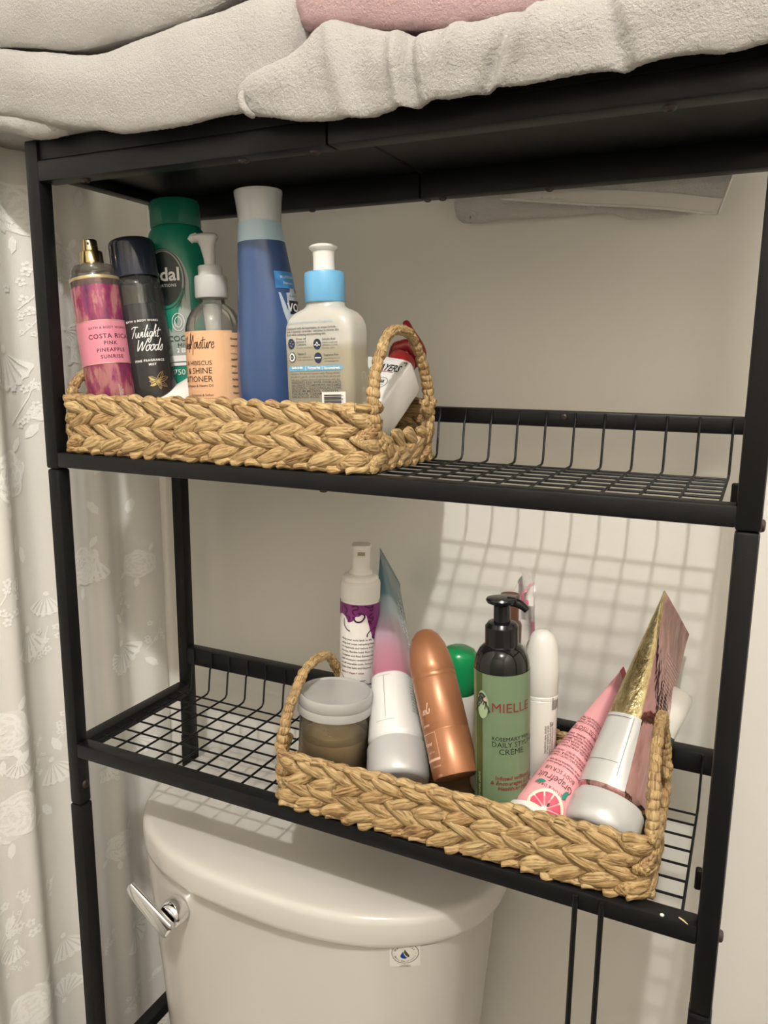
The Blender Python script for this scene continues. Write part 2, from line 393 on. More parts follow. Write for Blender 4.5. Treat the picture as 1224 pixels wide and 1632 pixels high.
# top tray
for x0, x1 in ((w - .001, W / 2 - .0005), (W / 2 + .0005, W - w + .001)):
    rp('front_rail', MB().box(x0, x1, .0003, w + .004, .2645, .2822, .0018, 2))
    rp('rear_rail', MB().box(x0, x1, D - w, D - .0003, .2595, .2822, .0018, 2))
    rp('top_panel', MB().box(x0 - (.0147 if x0 < .1 else 0), x1 + (.0147 if x1 > .5 else 0), .0035, D - .003, .2822, .3005, .0012, 1))
for px in (.0003, W - w): rp('side_rail', MB().box(px, px + w - .0003, w - .001, D - w + .001, .2725, .2822, .0018, 2))
for zz in (-.678,):
    for px in (.0003, W - w): rp('side_rail', MB().box(px, px + w - .0003, w - .001, D - w + .001, zz - .009, zz + .006, .0018, 2))
def bolt(c, axis, r=.0042, h=.0022):
    q = Vector((0, 0, 1)).rotation_difference(Vector(axis)).to_matrix().to_4x4()
    rp('bolt', MB().lathe([(r * 1.05, -.001), (r * 1.05, 0), (r * .9, h * .7), (r * .55, h), (r * .45, h), (r * .4, h * .45)], 16, True, T3(c) @ q), M['bolt'])
for px, yy in ((.2285, .012), (.2936, .012), (.546, .012), (.06, .012)): bolt((px, yy, .2645), (0, 0, -1))
for px in (.19, .315, .33, .43): bolt((px, D - .008, .2595), (0, 0, -1), .0035)
bolt((w, .008, -.323), (1, 0, 0)); bolt((W, .008, -.283), (1, 0, 0)); bolt((W, .008, .010), (1, 0, 0)); bolt((W - w, .008, -.372), (-1, 0, 0))
bolt((.302, .008, .0083), (0, 0, -1), .0035); bolt((.455, D - w, .063), (0, -1, 0), .003)
# hanging holder: one rod bent into a long U on the lower front rail
hr = [(.5213, -.0022, -.2768), (.5213, -.0022, -.50), (.5213, -.004, -.58), (.5213, -.02, -.60), (.5313, -.05, -.60), (.5403, -.02, -.60), (.5403, -.004, -.58), (.5403, -.0022, -.50), (.5403, -.0022, -.2768)]
rp('holder_rod', MB().tube([tuple(p) for p in catmull(hr[:5], 24)] , .0021, 10)); rp('holder_rod', MB().tube([tuple(p) for p in catmull(hr[4:], 24)], .0021, 10))

# ------------------------------------------------------------------ toilet
ctr = .224
def lid_outline(inset, yb, hw=.206, n=64):
    pts = []
    for i in range(n + 1):
        a = math.pi * i / n; x = -(hw - inset) * math.cos(a)
        pts.append((ctr + x, .128 - (.130 - inset) * max(0, 1 - abs(x / (hw - inset)) ** 2.6) ** .5))
    pts += [(ctr + hw - inset, yb)] ; pts += [(ctr - (hw - inset), yb)]
    return pts
def prism(levels):
    m = MB(); V = []; n = len(levels[0][0])
    for pts, z in levels: V += [(p[0], p[1], z) for p in pts]
    F = [(i * n + j, i * n + (j + 1) % n, (i + 1) * n + (j + 1) % n, (i + 1) * n + j) for i in range(len(levels) - 1) for j in range(n)]
    F += [tuple(reversed(range(n))), tuple(range((len(levels) - 1) * n, len(levels) * n))]
    return m.add(V, F)
toilet = thing('toilet', 'white china toilet with cistern standing under the black rack', 'toilet', T3((ctr, .1, rb)))
def tp(name, mb, m=None, label=None, ang=38):
    me = mesh_of(name, mb, True, ang); me.transform(T3((-ctr, -.1, -rb))); return put(name, me, m or M['china'], toilet, None, label)
lv = [(.010, -.4035), (.003, -.4030), (.0005, -.4005), (0, -.396), (.0004, -.3795), (.0016, -.3757), (.0040, -.3730), (.0070, -.3717), (.011, -.3711), (.020, -.3704), (.045, -.3698)]
tp('tank_lid', prism([(lid_outline(i, .205), z) for i, z in lv]), ang=50)
def tank_outline(t, inset=0, n=48):
    hw = .184 - .026 * t - inset; yf = .020 + .016 * t + inset; pts = []; e = 3.4
    for i in range(n + 1):
        a = math.pi * i / n; c = -math.cos(a); s_ = math.sin(a)
        x = hw * math.copysign(abs(c) ** (2 / e), c); pts.append((ctr + x, .11 - (.11 - yf) * abs(s_) ** (2 / e) - .012 * (1 - (x / hw) ** 2)))
    pts += [(ctr + hw, .195), (ctr - hw, .195)]; return pts
tp('cistern', prism([(tank_outline(1, .03), -.755), (tank_outline(1, .006), -.748), (tank_outline(.95), -.73), (tank_outline(.5), -.565), (tank_outline(0), -.402)]), ang=60)
bowl = [(-1.13, .11, .20, 3, ctr, .0), (-1.10, .105, .19, 3, ctr, -.005), (-.98, .10, .17, 2.6, ctr, -.03), (-.86, .15, .23, 2.3, ctr, -.08), (-.775, .185, .27, 2.2, ctr, -.10), (-.755, .185, .27, 2.2, ctr, -.10)]
tp('bowl', MB().loft(bowl, 40)); tp('seat', MB().loft([(-.755, .185, .235, 2.3, ctr, -.13), (-.742, .19, .24, 2.3, ctr, -.13), (-.728, .187, .237, 2.3, ctr, -.13), (-.724, .17, .22, 2.3, ctr, -.13)], 40))
lc = at(284, 1447, .013)
tp('lever_base', MB().lathe([(.0140, 0), (.0140, .004), (.0130, .013), (.0112, .0160), (.002, .0165)], 28, True, T3(lc) @ Matrix.Rotation(math.radians(90), 4, 'X')), M['chrome'], 'chrome lever base')
e1 = at(205, 1412, -.008); s1 = Vector((lc.x + .003, -.009, lc.z - .006))
arm = []
dirv = (e1 - s1).normalized(); nrm = Vector((0, -1, 0)); nrm = (nrm - dirv * nrm.dot(dirv)).normalized(); bi = dirv.cross(nrm)
AM = Matrix((nrm, bi, dirv)).transposed().to_4x4(); AM.translation = s1; L_ = (e1 - s1).length
tp('flush_lever', MB().loft([(-.006, .003, .0075, 3), (-.003, .0045, .0104, 3), (L_ * .3, .0045, .0096, 3), (L_ * .75, .0038, .0080, 3), (L_ * .97, .003, .0068, 3), (L_, .0018, .0042, 3)], 20, True, AM), M['chrome'], 'chrome flush lever')
# round water label on the cistern
sc = at(630, 1546, .010)
def tank_front(u, v, off):
    X = sc.x + u; Z = sc.z + v; t = (-.402 - Z) / .33; hw = .184 - .026 * t; x = X - ctr; e = 3.4
    c = min(1, abs(x) / hw) ** (e / 2); s_ = math.sqrt(max(0, 1 - c * c)); yf = .020 + .016 * t
    return Vector((X, .11 - (.11 - yf) * s_ ** (2 / e) - .012 * (1 - (x / hw) ** 2) - off, Z))
def tsticker(name, items, m, off, label=None):
    o = tp(name, wrapped(items, tank_front, off, .004), m, label); return o
tsticker('label_film', [rect(-.0125, .0115, -.0135, .0115)], mat('clear_label_film', '#dcd6cd', .25), .0003, 'clear square label film')
R_ = .0105
tsticker('label_print', [ring(0, .001, R_, R_, .0005)] + [text(c, (R_ - .0032) * math.sin(math.radians(a)), .001 + (R_ - .0032) * math.cos(math.radians(a)), .0020, rot=-a, bold=.01) for c, a in zip('WaterSense', (-66, -48, -35, -22, -10, 3, 18, 33, 48, 62))]
   + [text(c, (R_ - .0014) * math.sin(math.radians(a)), .001 - (R_ - .0014) * math.cos(math.radians(a)), .0014, rot=a, bold=.01) for c, a in zip('Meets EPA Criteria', np.linspace(-66, 66, 18))]
   + [text('Certified by', 0, -.0118, .0009), text('WATER MARK', 0, -.0132, .0010, bold=.01), disc(-.0085, .0005, .0003), disc(.0085, .0005, .0003)], M['ink_grey'], .0006, 'grey ring of letters')
tsticker('drop_blue', [ngon([(-.0014, .0028), (-.0028, .0006), (-.0036, -.0012), (-.0034, -.003), (-.002, -.0043), (.0002, -.0046), (.0018, -.0038), (.0004, -.0022), (-.0008, .0)])], mat('drop_blue', '#173f8f', .4), .0007, 'blue half of a water drop')
tsticker('drop_green', [ngon([(0, .0052), (.0014, .0026), (.003, .0), (.0036, -.0016), (.0030, -.0034), (.0016, -.0022), (.0002, -.0004), (-.0010, .0022)])], mat('drop_green', '#55553a', .4), .0007, 'olive half of a water drop')

# ------------------------------------------------------------------ lace shower curtain
def cx_(Y, z):
    s = Y * 1.0
    return (-.080 + .0058 * math.sin(s * 88 + .9 + z * .5) + .0040 * math.sin(s * 51 - .7 * z + 2.0) + 0.0012 * math.sin(s * 190 + z * 2.2)
            + (.010 * max(0, min(1, (-.02 - Y) / .06))))
curtain = thing('shower_curtain', 'sheer white lace shower curtain hanging beside the rack', 'curtain', T3((-.08, -.2, rb)))
CO = Matrix.Translation((.08, .2, -rb))
def cput(name, mb, m, label=None, kind=None):
    me = mesh_of(name, mb); me.transform(CO); return put(name, me, m, curtain, None, label, kind)
YY = np.linspace(.239, -.75, 330); ZZ = np.linspace(rb + .03, .95, 60)
cput('net_sheet', MB().grid(np.array([[(cx_(y, z), y, z) for z in ZZ] for y in YY]), 330, 60, flip=True), M['net'])
def cfn(u, v, off): return Vector((cx_(u, v) + off, u, v))
def rot2(p, a, s, o): c, d = math.cos(a), math.sin(a); return (o[0] + s * (p[0] * c - p[1] * d), o[1] + s * (p[0] * d + p[1] * c))
def shell(o, s, a):
    it = []
    for k in range(7):
        t = math.radians(-48 + 16 * k); l = 1 - .10 * abs(k - 3) / 3
        it.append(ngon([rot2(p, a, s, o) for p in [(.10 * math.sin(t), -.10 * math.cos(t)), (l * math.sin(t - .10), -l * math.cos(t - .10)), (1.05 * l * math.sin(t), -1.05 * l * math.cos(t)), (l * math.sin(t + .10), -l * math.cos(t + .10))]]))
    it.append(stroke([rot2((.9 * math.sin(math.radians(q)), -.9 * math.cos(math.radians(q))), a, s, o) for q in range(-52, 53, 8)], s * .07))
    it.append(disc(*rot2((0, .06), a, s, o), s * .11)); return it
def flower(o, s, a=0):
    it = [disc(*rot2((.62 * math.cos(a + k * 1.2566), .62 * math.sin(a + k * 1.2566)), 0, s, o), s * .36, n=9) for k in range(5)]
    return it
def cluster(o, s, n=13, seed=1):
    R = random.Random(seed); it = []
    for k in range(n):
        q = (o[0] + R.uniform(-1, 1) * s * .9, o[1] + R.uniform(-1, 1) * s * 1.2); it += flower(q, s * .24, R.random() * 2)
    it.append(stroke([(o[0] - s, o[1] - s * 1.1), o, (o[0] + .4 * s, o[1] + s * 1.2)], s * .07, 8)); return it
def leaf(o, s, a):
    out = [rot2(p, a, s, o) for p in [(0, 0), (.25, .2), (.7, .22), (1, 0), (.7, -.22), (.25, -.2)]]
    return [ngon(out[:6]), stroke([rot2((0, 0), a, s, o), rot2((1, 0), a, s, o)], s * .06)] + [stroke([rot2((x, 0), a, s, o), rot2((x + .18, y), a, s, o)], s * .05) for x in (.2, .4, .6) for y in (-.17, .17)]
def rose(o, s, seed=1):
    R = random.Random(seed); it = []
    for k in range(6):
        r = .16 + .15 * k; a0 = R.random() * 6
        for m in range(2 if k < 2 else 3):
            a1 = a0 + m * 6.28 / (2 if k < 2 else 3); pts = [rot2((r * (1 + .12 * math.sin(5 * t + k)) * math.cos(a1 + t), r * .85 * (1 + .12 * math.sin(5 * t + k)) * math.sin(a1 + t)), 0, s, o) for t in np.linspace(0, 1.9, 12)]
            it.append(stroke(pts, s * (.085 + .05 * R.random())))
    for a in (3.6, 4.6, 1.0): it += leaf(rot2((.95 * math.cos(a), .9 * math.sin(a)), 0, s, o), s * .6, a)
    return it
def cpx(x, y): p = atX(x, y, -.07); return (p.y, p.z)
LACE = []; ROSES = {}
for (x, y, s, a) in ((205, 1030, .040, .45), (222, 1478, .040, .5), (118, 1500, .032, .25), (100, 1218, .03, .3), (160, 890, .03, -.2), (60, 1010, .034, 0), (20, 560, .04, .3), (215, 420, .03, .2), (120, 1600, .03, 2.9), (232, 1180, .028, .5), (170, 700, .03, .2)):
    LACE.append(('lace_shell', shell(cpx(x, y), s, a)))
for (x, y, s, sd) in ((14, 1175, .030, 1), (28, 1305, .032, 2), (142, 905, .026, 3), (200, 1350, .022, 4), (60, 1610, .032, 5), (20, 760, .03, 6), (110, 420, .022, 7), (40, 330, .03, 8), (150, 560, .022, 9), (232, 900, .02, 10)):
    ROSES[len(LACE)] = (cpx(x, y), s); LACE.append(('lace_rose', rose(cpx(x, y), s, sd)))
for (x, y, s, sd) in ((40, 1462, .024, 1), (86, 1030, .016, 2), (72, 1240, .014, 3), (220, 1590, .016, 4), (8, 960, .02, 5), (60, 640, .02, 6), (215, 960, .013, 7), (70, 460, .02, 8), (160, 470, .014, 9), (185, 1230, .014, 11), (6, 420, .02, 12)):
    LACE.append(('lace_cluster', cluster(cpx(x, y), s, 12, sd)))
for (x, y, s, a) in ((84, 1290, .022, -.9), (30, 1225, .022, .8), (205, 995, .018, 2.2), (240, 1050, .02, -.7), (250, 1570, .014, -.3), (100, 1180, .02, -1.2), (150, 800, .02, -1), (60, 700, .02, .9), (130, 330, .018, 1.4), (220, 820, .02, 1.3), (55, 900, .02, 1.8)):
    LACE.append(('lace_leaf', leaf(cpx(x, y), s, a)))
R = random.Random(12)
for k in range(34):                                     # smaller sprigs between the large motifs in view
    o = cpx(R.uniform(-10, 260), R.uniform(230, 1640)); c = k % 3
    LACE.append((('lace_cluster', 'lace_leaf', 'lace_shell')[c], (cluster(o, R.uniform(.010, .017), 8, 40 + k), leaf(o, R.uniform(.014, .024), R.uniform(0, 6)), shell(o, R.uniform(.016, .026), R.uniform(-1.2, 1.2)))[c]))
R = random.Random(3)
for k in range(60):                                     # the rest of the repeat, towards the viewer and below
    o = (R.uniform(-.7, -.06), R.uniform(-1.0, .85)); c = k % 4
    ROSES[len(LACE)] = (o, .03)
    LACE.append((('lace_shell', 'lace_rose', 'lace_cluster', 'lace_leaf')[c], (shell(o, .036, R.uniform(-1, 1)), rose(o, .03, k), cluster(o, .02, 10, k), leaf(o, .022, R.uniform(0, 6)))[c]))
M['lace_fill'] = mat('lace_fill', '#f3f0ea', .8, 0, .2, nscale=500, bumpd=.0008, strength=.7)
def blob_(o, s, seed):
    R_ = random.Random(seed); a = [R_.uniform(.86, 1.08) for _ in range(12)]
    return ngon([(o[0] + s * a[k % 12] * math.cos(k * .5236), o[1] + s * .88 * a[k % 12] * math.sin(k * .5236)) for k in range(12)])
for i_, (nm, it) in enumerate(LACE):
    lo_ = cput(nm, wrapped(it, cfn, .0008, .004), M['lace'])
    if nm == 'lace_rose':
        us = [p[0] for V, F in it for p in V]; vs = [p[1] for V, F in it for p in V]; c_ = ((min(us) + max(us)) / 2, (min(vs) + max(vs)) / 2)
        me_ = mesh_of('lace_ground', wrapped([blob_(ROSES[i_][0], ROSES[i_][1], i_)], cfn, .0004, .004)); me_.transform(CO); put('lace_ground', me_, M['lace_fill'], lo_)

# ------------------------------------------------------------------ woven baskets
def strand_mesh(seed, L=.0375, hz=.0069, ty=.0050, fat=0):
    R = random.Random(seed); n, k = 9, 10; m = MB(); tw = R.uniform(.5, .9) * R.choice((1, 1, -1)); V = []
    for i in range(k):
        t = i / (k - 1); x = (t - .5) * L; e = max(.12, math.sin(math.pi * min(1, (t * .94 + .03))) ** .62); e = e if not fat else .72 + .28 * e
        for j in range(n):
            a = 2 * math.pi * j / n; q = 1 + .10 * math.sin(3 * a + seed + t * 3)
            y, z = ty * e * q * math.cos(a), hz * e * q * math.sin(a)
            y += .0016 * math.sin((t - .5) * math.pi) ; z += .0013 * math.sin(t * 2 * math.pi) * tw
            V.append((x, y, z))
    F = [(i * n + j, i * n + (j + 1) % n, (i + 1) * n + (j + 1) % n, (i + 1) * n + j) for i in range(k - 1) for j in range(n)] + [tuple(reversed(range(n))), tuple(range((k - 1) * n, k * n))]
    m.add(V, F)
    return m
STR = [mesh_of('woven_strand', strand_mesh(s), True, 180) for s in range(6)]
WRAP = [mesh_of('rim_wrap', strand_mesh(20 + s, .0190, .0038, .0038, 1), True, 180) for s in range(4)]
BEAD = []
for s in range(4):
    m = MB(); m.loft([(-.0046, .0028, .0028, 2), (-.0036, .0050, .0052, 2), (-.0012, .0061, .0060, 2), (.0012, .0060, .0061, 2), (.0036, .0051, .0050, 2), (.0046, .003, .003, 2)], 12)
    R = random.Random(s); m.v = [(z, x * (1 + .1 * math.sin(4 * x * 900 + s)), y + .25 * z) for x, y, z in m.v]; BEAD.append(mesh_of('handle_wrap', m, True, 180))
for q in STR + WRAP + BEAD: q.materials.append(M['straw'])
def basket(label, mtx, Lx, Dy, H, lean=.003, arch=1.0):
    bk = thing('wicker_basket', label, 'basket', mtx, 'woven baskets on the rack')
    rc = .016; a, b = Lx / 2 - rc, Dy / 2 - rc; arc = rc * math.pi / 2
    per = 4 * a + 4 * b + 4 * arc
    def path(s):
        s %= per
        segs = [(2 * a, (-a, -b - rc), 0), (arc, (a, -b), -90), (2 * b, (a + rc, -b), 90), (arc, (a, b), 0), (2 * a, (a, b + rc), 180), (arc, (-a, b), 90), (2 * b, (-a - rc, b), 270), (arc, (-a, -b), 180)]
        for i, (l, o, an) in enumerate(segs):
            if s <= l + 1e-9:
                if i % 2 == 0: t = math.radians(an); return Vector((o[0] + s * math.cos(t), o[1] + s * math.sin(t), 0)), t
                t = math.radians(an) + s / rc; return Vector((o[0] + rc * math.cos(t), o[1] + rc * math.sin(t), 0)), t + math.pi / 2
            s -= l
        return Vector((-a, -b - rc, 0)), 0
    # thin lining behind the weave and a floor
    n = 72; ring_ = [path(per * i / n)[0] for i in range(n)]
    low = [abs(p.x) > Lx / 2 - .02 and abs(p.y) < Dy / 2 - .018 for p in ring_]
    core = MB(); V = []
    for (sc_, z0) in ((1.004, 0), (1.004, 1), (.992, 1), (.992, 0)):
        for p, lo in zip(ring_, low): V.append((p.x * sc_, p.y * sc_, .004 if not z0 else (.020 if lo else H - .004)))
    core.add(V, [(k * n + j, k * n + (j + 1) % n, ((k + 1) % 4) * n + (j + 1) % n, ((k + 1) % 4) * n + j) for k in range(4) for j in range(n)])
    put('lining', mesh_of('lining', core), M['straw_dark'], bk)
    fl = MB(); fl.add([(p.x, p.y, z) for z in (.003, .005) for p in ring_], [tuple(reversed(range(n))), tuple(range(n, 2 * n))] + [(j, (j + 1) % n, n + (j + 1) % n, n + j) for j in range(n)])
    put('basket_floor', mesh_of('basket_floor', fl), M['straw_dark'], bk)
    R = random.Random(int(Lx * 1e4)); rows = 4; z0, z1 = .0065, H - .0065; rh = (z1 - z0) / rows; N = round(per / .0245)
    for r in range(rows):
        zc = z1 - rh * (r + .5); sg = 1 if r % 2 == 0 else -1
        for i in range(N):
            s = per * (i + (.5 if r in (1, 2) else 0) + R.uniform(-.08, .08)) / N; p, t = path(s)
            if r < 2 and abs(p.x) > Lx / 2 - .022 and abs(p.y) < Dy / 2 - .022: continue
            tilt = math.radians(sg * (21 + R.uniform(-5, 5))); sc_ = R.uniform(.95, 1.12)
            mx = T3((p.x, p.y, zc + R.uniform(-.0006, .0006))) @ Matrix.Rotation(t, 4, 'Z') @ Matrix.Rotation(tilt, 4, 'Y') @ Matrix.Rotation(R.uniform(-.06, .06), 4, 'Z') @ Matrix.Diagonal((sc_, R.uniform(.92, 1.1), R.uniform(.95, 1.12), 1))
            pa, ta = path(s - .012); pb, tb = path(s + .012)
            if abs((tb - ta + math.pi) % (2 * math.pi) - math.pi) < .05: put('woven_strand', R.choice(STR), M['straw'], bk, mx)
            else:                                       # round a corner: the strand bends with the wall
                src = R.choice(STR); me = src.copy(); inv = (T3((p.x, p.y, zc)) @ Matrix.Rotation(t, 4, 'Z')).inverted(); ct, st_ = math.cos(tilt), math.sin(tilt)
                for v in me.vertices:
                    x, y, z = v.co; x2, z2 = x * ct + z * st_, -x * st_ + z * ct
                    q, tq = path(s + x2); nn = Vector((-math.sin(tq), math.cos(tq), 0)); v.co = inv @ (Vector((q.x, q.y, zc + z2)) + nn * y)
                put('woven_strand', me, M['straw'], bk, T3((p.x, p.y, zc)) @ Matrix.Rotation(t, 4, 'Z'))
    for nm, zc, cnt, tl, sk in (('rim_wrap', H - .004, round(per / .0160), 6, True), ('base_wrap', .0042, round(per / .0155), -9, False)):
        for i in range(cnt):
            p, t = path(per * i / cnt)
            if sk and abs(p.x) > Lx / 2 - .02 and abs(p.y) < Dy / 2 - .024: continue
            put(nm, R.choice(WRAP), M['straw'], bk, T3((p.x, p.y, zc + R.uniform(-.0004, .0004))) @ Matrix.Rotation(t, 4, 'Z') @ Matrix.Rotation(math.radians(tl + R.uniform(-5, 5)), 4, 'Y') @ Matrix.Rotation(R.uniform(-.15, .15), 4, 'Z'))
    for sx in (-1, 1):                                  # handle: up one corner, over an arch, down the other
        hb = Dy / 2 - .012; X = sx * (Lx / 2 - .001); ln_, ah = (lean, arch) if sx < 0 else (.003, 1.0)
        pts = [(X, -hb + .014, .018), (X, -hb + .004, .030), (X, -hb, H - .004), (X - sx * ln_ * .5, -hb + .006, H + .020 * ah), (X - sx * ln_, -hb + .022, H + .043 * ah), (X - sx * ln_ * 1.2, -.016, H + .056 * ah), (X - sx * ln_ * 1.2, .016, H + .056 * ah), (X - sx * ln_, hb - .022, H + .043 * ah), (X - sx * ln_ * .5, hb - .006, H + .020 * ah), (X, hb, H - .004), (X, hb - .004, .030), (X, hb - .014, .018)]
        P = catmull(pts, 400); ln = np.concatenate([[0], np.cumsum(np.linalg.norm(np.diff(P, axis=0), axis=1))]); tot = ln[-1]; cnt = round(tot / .0066)
        for i in range(cnt):
            u = tot * (i + .5) / cnt; k = int(np.searchsorted(ln, u)); k = min(max(k, 2), 397)
            tg = Vector(P[k + 2] - P[k - 2]).normalized(); xx = Vector((1, 0, 0)); zz = xx.cross(tg).normalized(); xx = tg.cross(zz)
            f = .72 + .42 * abs(2 * u / tot - 1) ** 2.0 + R.uniform(-.06, .06)
            mx = Matrix((tg, zz, xx)).transposed().to_4x4(); mx.translation = Vector(P[k])
            put('handle_wrap', R.choice(BEAD), M['straw'], bk, mx @ Matrix.Rotation(R.uniform(0, 6.28), 4, 'X') @ Matrix.Diagonal((1.0, f, f, 1)))
        sg_ = [(X, -hb + .016, .024), (X, -hb + .03, .017), (X, 0, .014), (X, hb - .03, .017), (X, hb - .016, .024)]
        P = catmull(sg_, 60)
        for i in range(9):
            k = 3 + i * 6 + 2; tg = Vector(P[min(k + 2, 59)] - P[k - 2]).normalized(); xx = Vector((1, 0, 0)); zz = xx.cross(tg).normalized(); xx = tg.cross(zz)
            mx = Matrix((tg, xx, zz)).transposed().to_4x4(); mx.translation = Vector(P[k])
            put('woven_strand', R.choice(STR), M['straw'], bk, mx @ Matrix.Rotation(math.radians(R.choice((-22, 22))), 4, 'Y') @ Matrix.Diagonal((.8, 1.1, .95, 1)))
    return bk
basket('woven straw basket on the upper wire shelf, holding mists and the blue bottle', T3((.1820, .0735, .0227)), .321, .138, .0555, lean=-.004, arch=.42)
basket('woven straw basket on the lower wire shelf, holding tubes and the green bottle', T3((.4108, .0735, -.2758)) @ Matrix.Rotation(math.radians(1.6), 4, 'Z'), .3155, .138, .0532)
F1, F2 = .0227 + .0052, -.2758 + .0052

# ------------------------------------------------------------------ towels on the tray
def terry_bump(P, N, amp=.00042, f=520, amp2=.004, f2=26):
    return P + N * (vnoise(P, f) * amp + vnoise(P, f * 2.1) * amp * .5 + vnoise(P + 7, f2) * amp2)[..., None]
def normals(P):
    du = np.gradient(P, axis=0); dv = np.gradient(P, axis=1); n = np.cross(du, dv); return n / (np.linalg.norm(n, axis=-1, keepdims=True) + 1e-12)
def roll(name, stations, m, nu, nv, parent, zrest=.3005, yb=.15, amp2=.004, ridges=None, Yc=0.0, floor=True, label=None):
    """a soft folded layer lying on the tray and bulging over its front edge; stations (px, py_bottom, py_top, Yfront)"""
    S = []
    for st in stations:
        px, pb, pt, Yf = st[:4]; b = at(px, pb, Yf + .006); t = at(px, pt, Yf + .012); S.append((b.x, b.z, t.z, Yf))
    S = catmull(S, nu); P = []
    for X, zb, zt, Yf in S:
        zr = max(zb, zrest) if floor else zb; h = zt - zb; d = min(.022, max(.004, h * .45))
        loop = [(yb, zr), (.05, zr), (.004, zr), (Yf + .006, zb + .0005), (Yf, zb + h * .30), (Yf, zb + h * .62), (Yf + d * .5, zt - h * .10), (Yf + d * 1.6, zt), (.06, zt + .004), (yb, zt + .002), (yb + .012, (zt + zr) / 2)]
        c = catmull_closed(loop, nv); P.append([(X, y, z) for y, z in c])
    P = np.array(P)
    if ridges: 
        for X0, wd_, am, sl in ridges:
            dx = (P[..., 0] - X0 - sl * (P[..., 2] - .33)) / wd_; P[..., 1] += np.where(P[..., 1] < .03, am * np.exp(-dx * dx), 0)
    N = normals(P); c = P.mean(axis=1, keepdims=True)
    if ((P - c) * N).sum() < 0: N = -N
    P = terry_bump(P, N, amp2=amp2)
    if floor: P[..., 2] = np.where(P[..., 1] > .004, np.maximum(P[..., 2], zrest), P[..., 2]); P[..., 1] = np.where((P[..., 2] < zrest) & (P[..., 1] > -.0012), -.0012, P[..., 1])
    mb = MB(); mb.grid(np.concatenate([P, P[:, :1]], axis=1), nu, nv + 1)
    V0 = len(mb.v); n2 = nv + 1
    for i in (0, nu - 1):
        mb.v.append(tuple(P[i].mean(axis=0))); ci = len(mb.v) - 1
        mb.f += [(ci, i * n2 + j, i * n2 + j + 1) if i else (ci, i * n2 + j + 1, i * n2 + j) for j in range(nv)]
    return mb
def tput(name, mb, m, root, label=None):
    me = mesh_of(name, mb, True, 180); me.transform(T3(-(root.matrix_world.translation - Vector((0, 0, ZO))))); 
    return put(name, me, m, root, None, label)
ta = thing('bath_towel', 'thick white terry bath towel folded in layers over the left of the tray', 'towel', T3((.15, .05, .3005)))
tput('middle_fold', roll('f', [(-150, 200, 75, -.016), (-60, 196, 72, -.018), (0, 186, 71, -.02), (60, 192, 76, -.022), (120, 205, 78, -.024), (160, 207, 70, -.024), (200, 213, 55, -.024), (260, 206, 35, -.024), (320, 195, 12, -.024), (380, 182, -15, -.022), (420, 170, -30, -.02), (470, 150, -40, -.012), (500, 120, -45, 0)], None, 210, 150, ta, amp2=.003), M['towel'], ta)
tput('lower_fold', roll('f', [(-150, 210, 185, -.012), (-60, 212, 180, -.013), (0, 213, 178, -.014), (40, 220, 180, -.015), (70, 222, 184, -.015), (100, 217, 188, -.013), (122, 211, 196, -.008), (130, 208, 200, -.003)], None, 100, 90, ta, amp2=.002), M['towel'], ta)
tput('upper_fold', roll('f', [(-150, 78, -60, -.006), (-60, 74, -60, -.008), (0, 70, -60, -.010), (60, 73, -60, -.012), (120, 76, -62, -.012), (180, 66, -65, -.012), (250, 44, -70, -.012), (320, 18, -80, -.010), (380, -4, -90, -.008), (460, -28, -90, 0)], None, 170, 110, ta, zrest=.30, floor=False, amp2=.003), M['towel'], ta)
tb = thing('bath_towel', 'white terry bath towel bunched over the right of the tray with a hem corner', 'towel', T3((.45, .05, .3005)))
def rx_(px, py): return at(px, py, -.03).x
tput('towel_body', roll('f', [(386, 166, 146, -.020), (392, 182, 128, -.024), (405, 186, 114, -.028), (430, 188, 96, -.030), (455, 192, 78, -.031), (478, 195, 56, -.030), (505, 195, 28, -.030), (550, 192, 26, -.032), (600, 184, 38, -.032), (645, 176, 42, -.032), (690, 166, 36, -.031), (740, 154, 27, -.031), (800, 145, 10, -.031), (850, 137, -4, -.032), (900, 126, -20, -.032), (940, 119, -28, -.031), (1000, 112, -55, -.03), (1060, 97, -90, -.03), (1110, 88, -130, -.03), (1160, 86, -165, -.028), (1224, 70, -190, -.026), (1300, 55, -210, -.026), (1380, 38, -220, -.026), (1450, 24, -220, -.02), (1480, 10, -140, -.008)], None, 430, 180, tb, yb=.178, amp2=.0014,
     ridges=[(rx_(622, 120), .006, -.006, -.15), (rx_(640, 110), .005, .006, -.15), (rx_(728, 90), .006, -.006, .25), (rx_(835, 70), .006, .008, .45), (rx_(850, 80), .008, -.006, .45), (rx_(945, 80), .006, .006, -.35), (rx_(520, 110), .008, -.004, -.3), (rx_(560, 110), .010, .004, -.2)]), M['towel'], tb)
cn = at(392, 160, -.032)
hm = MB(); cpts = [at(386, 147, -.03), at(384, 157, -.034), at(388, 170, -.035), at(396, 180, -.033), at(405, 186, -.028)]
hm.tube([tuple(p) for p in catmull([tuple(p) for p in cpts], 14)], [.0014, .002, .0024, .0026, .0027, .0027, .0027, .0027, .0027, .0026, .0024, .0022, .002, .0014], 8)
tput('hem_corner', hm, M['towel'], tb, 'stitched hem corner')
tpk = thing('bath_towel', 'pink terry towel tucked on top of the white towels', 'towel', T3((.42, .06, .36)))
tput('towel_body', roll('f', [(476, 30, -30, .0), (484, 40, -50, -.010), (500, 42, -60, -.015), (550, 40, -70, -.016), (600, 44, -75, -.016), (650, 46, -80, -.016), (700, 44, -85, -.016), (760, 36, -90, -.016), (820, 26, -100, -.015), (870, 12, -105, -.012), (930, -5, -110, -.008), (960, -20, -100, .002)], None, 190, 100, tpk, floor=False, amp2=.0025), M['towel_pink'], tpk)

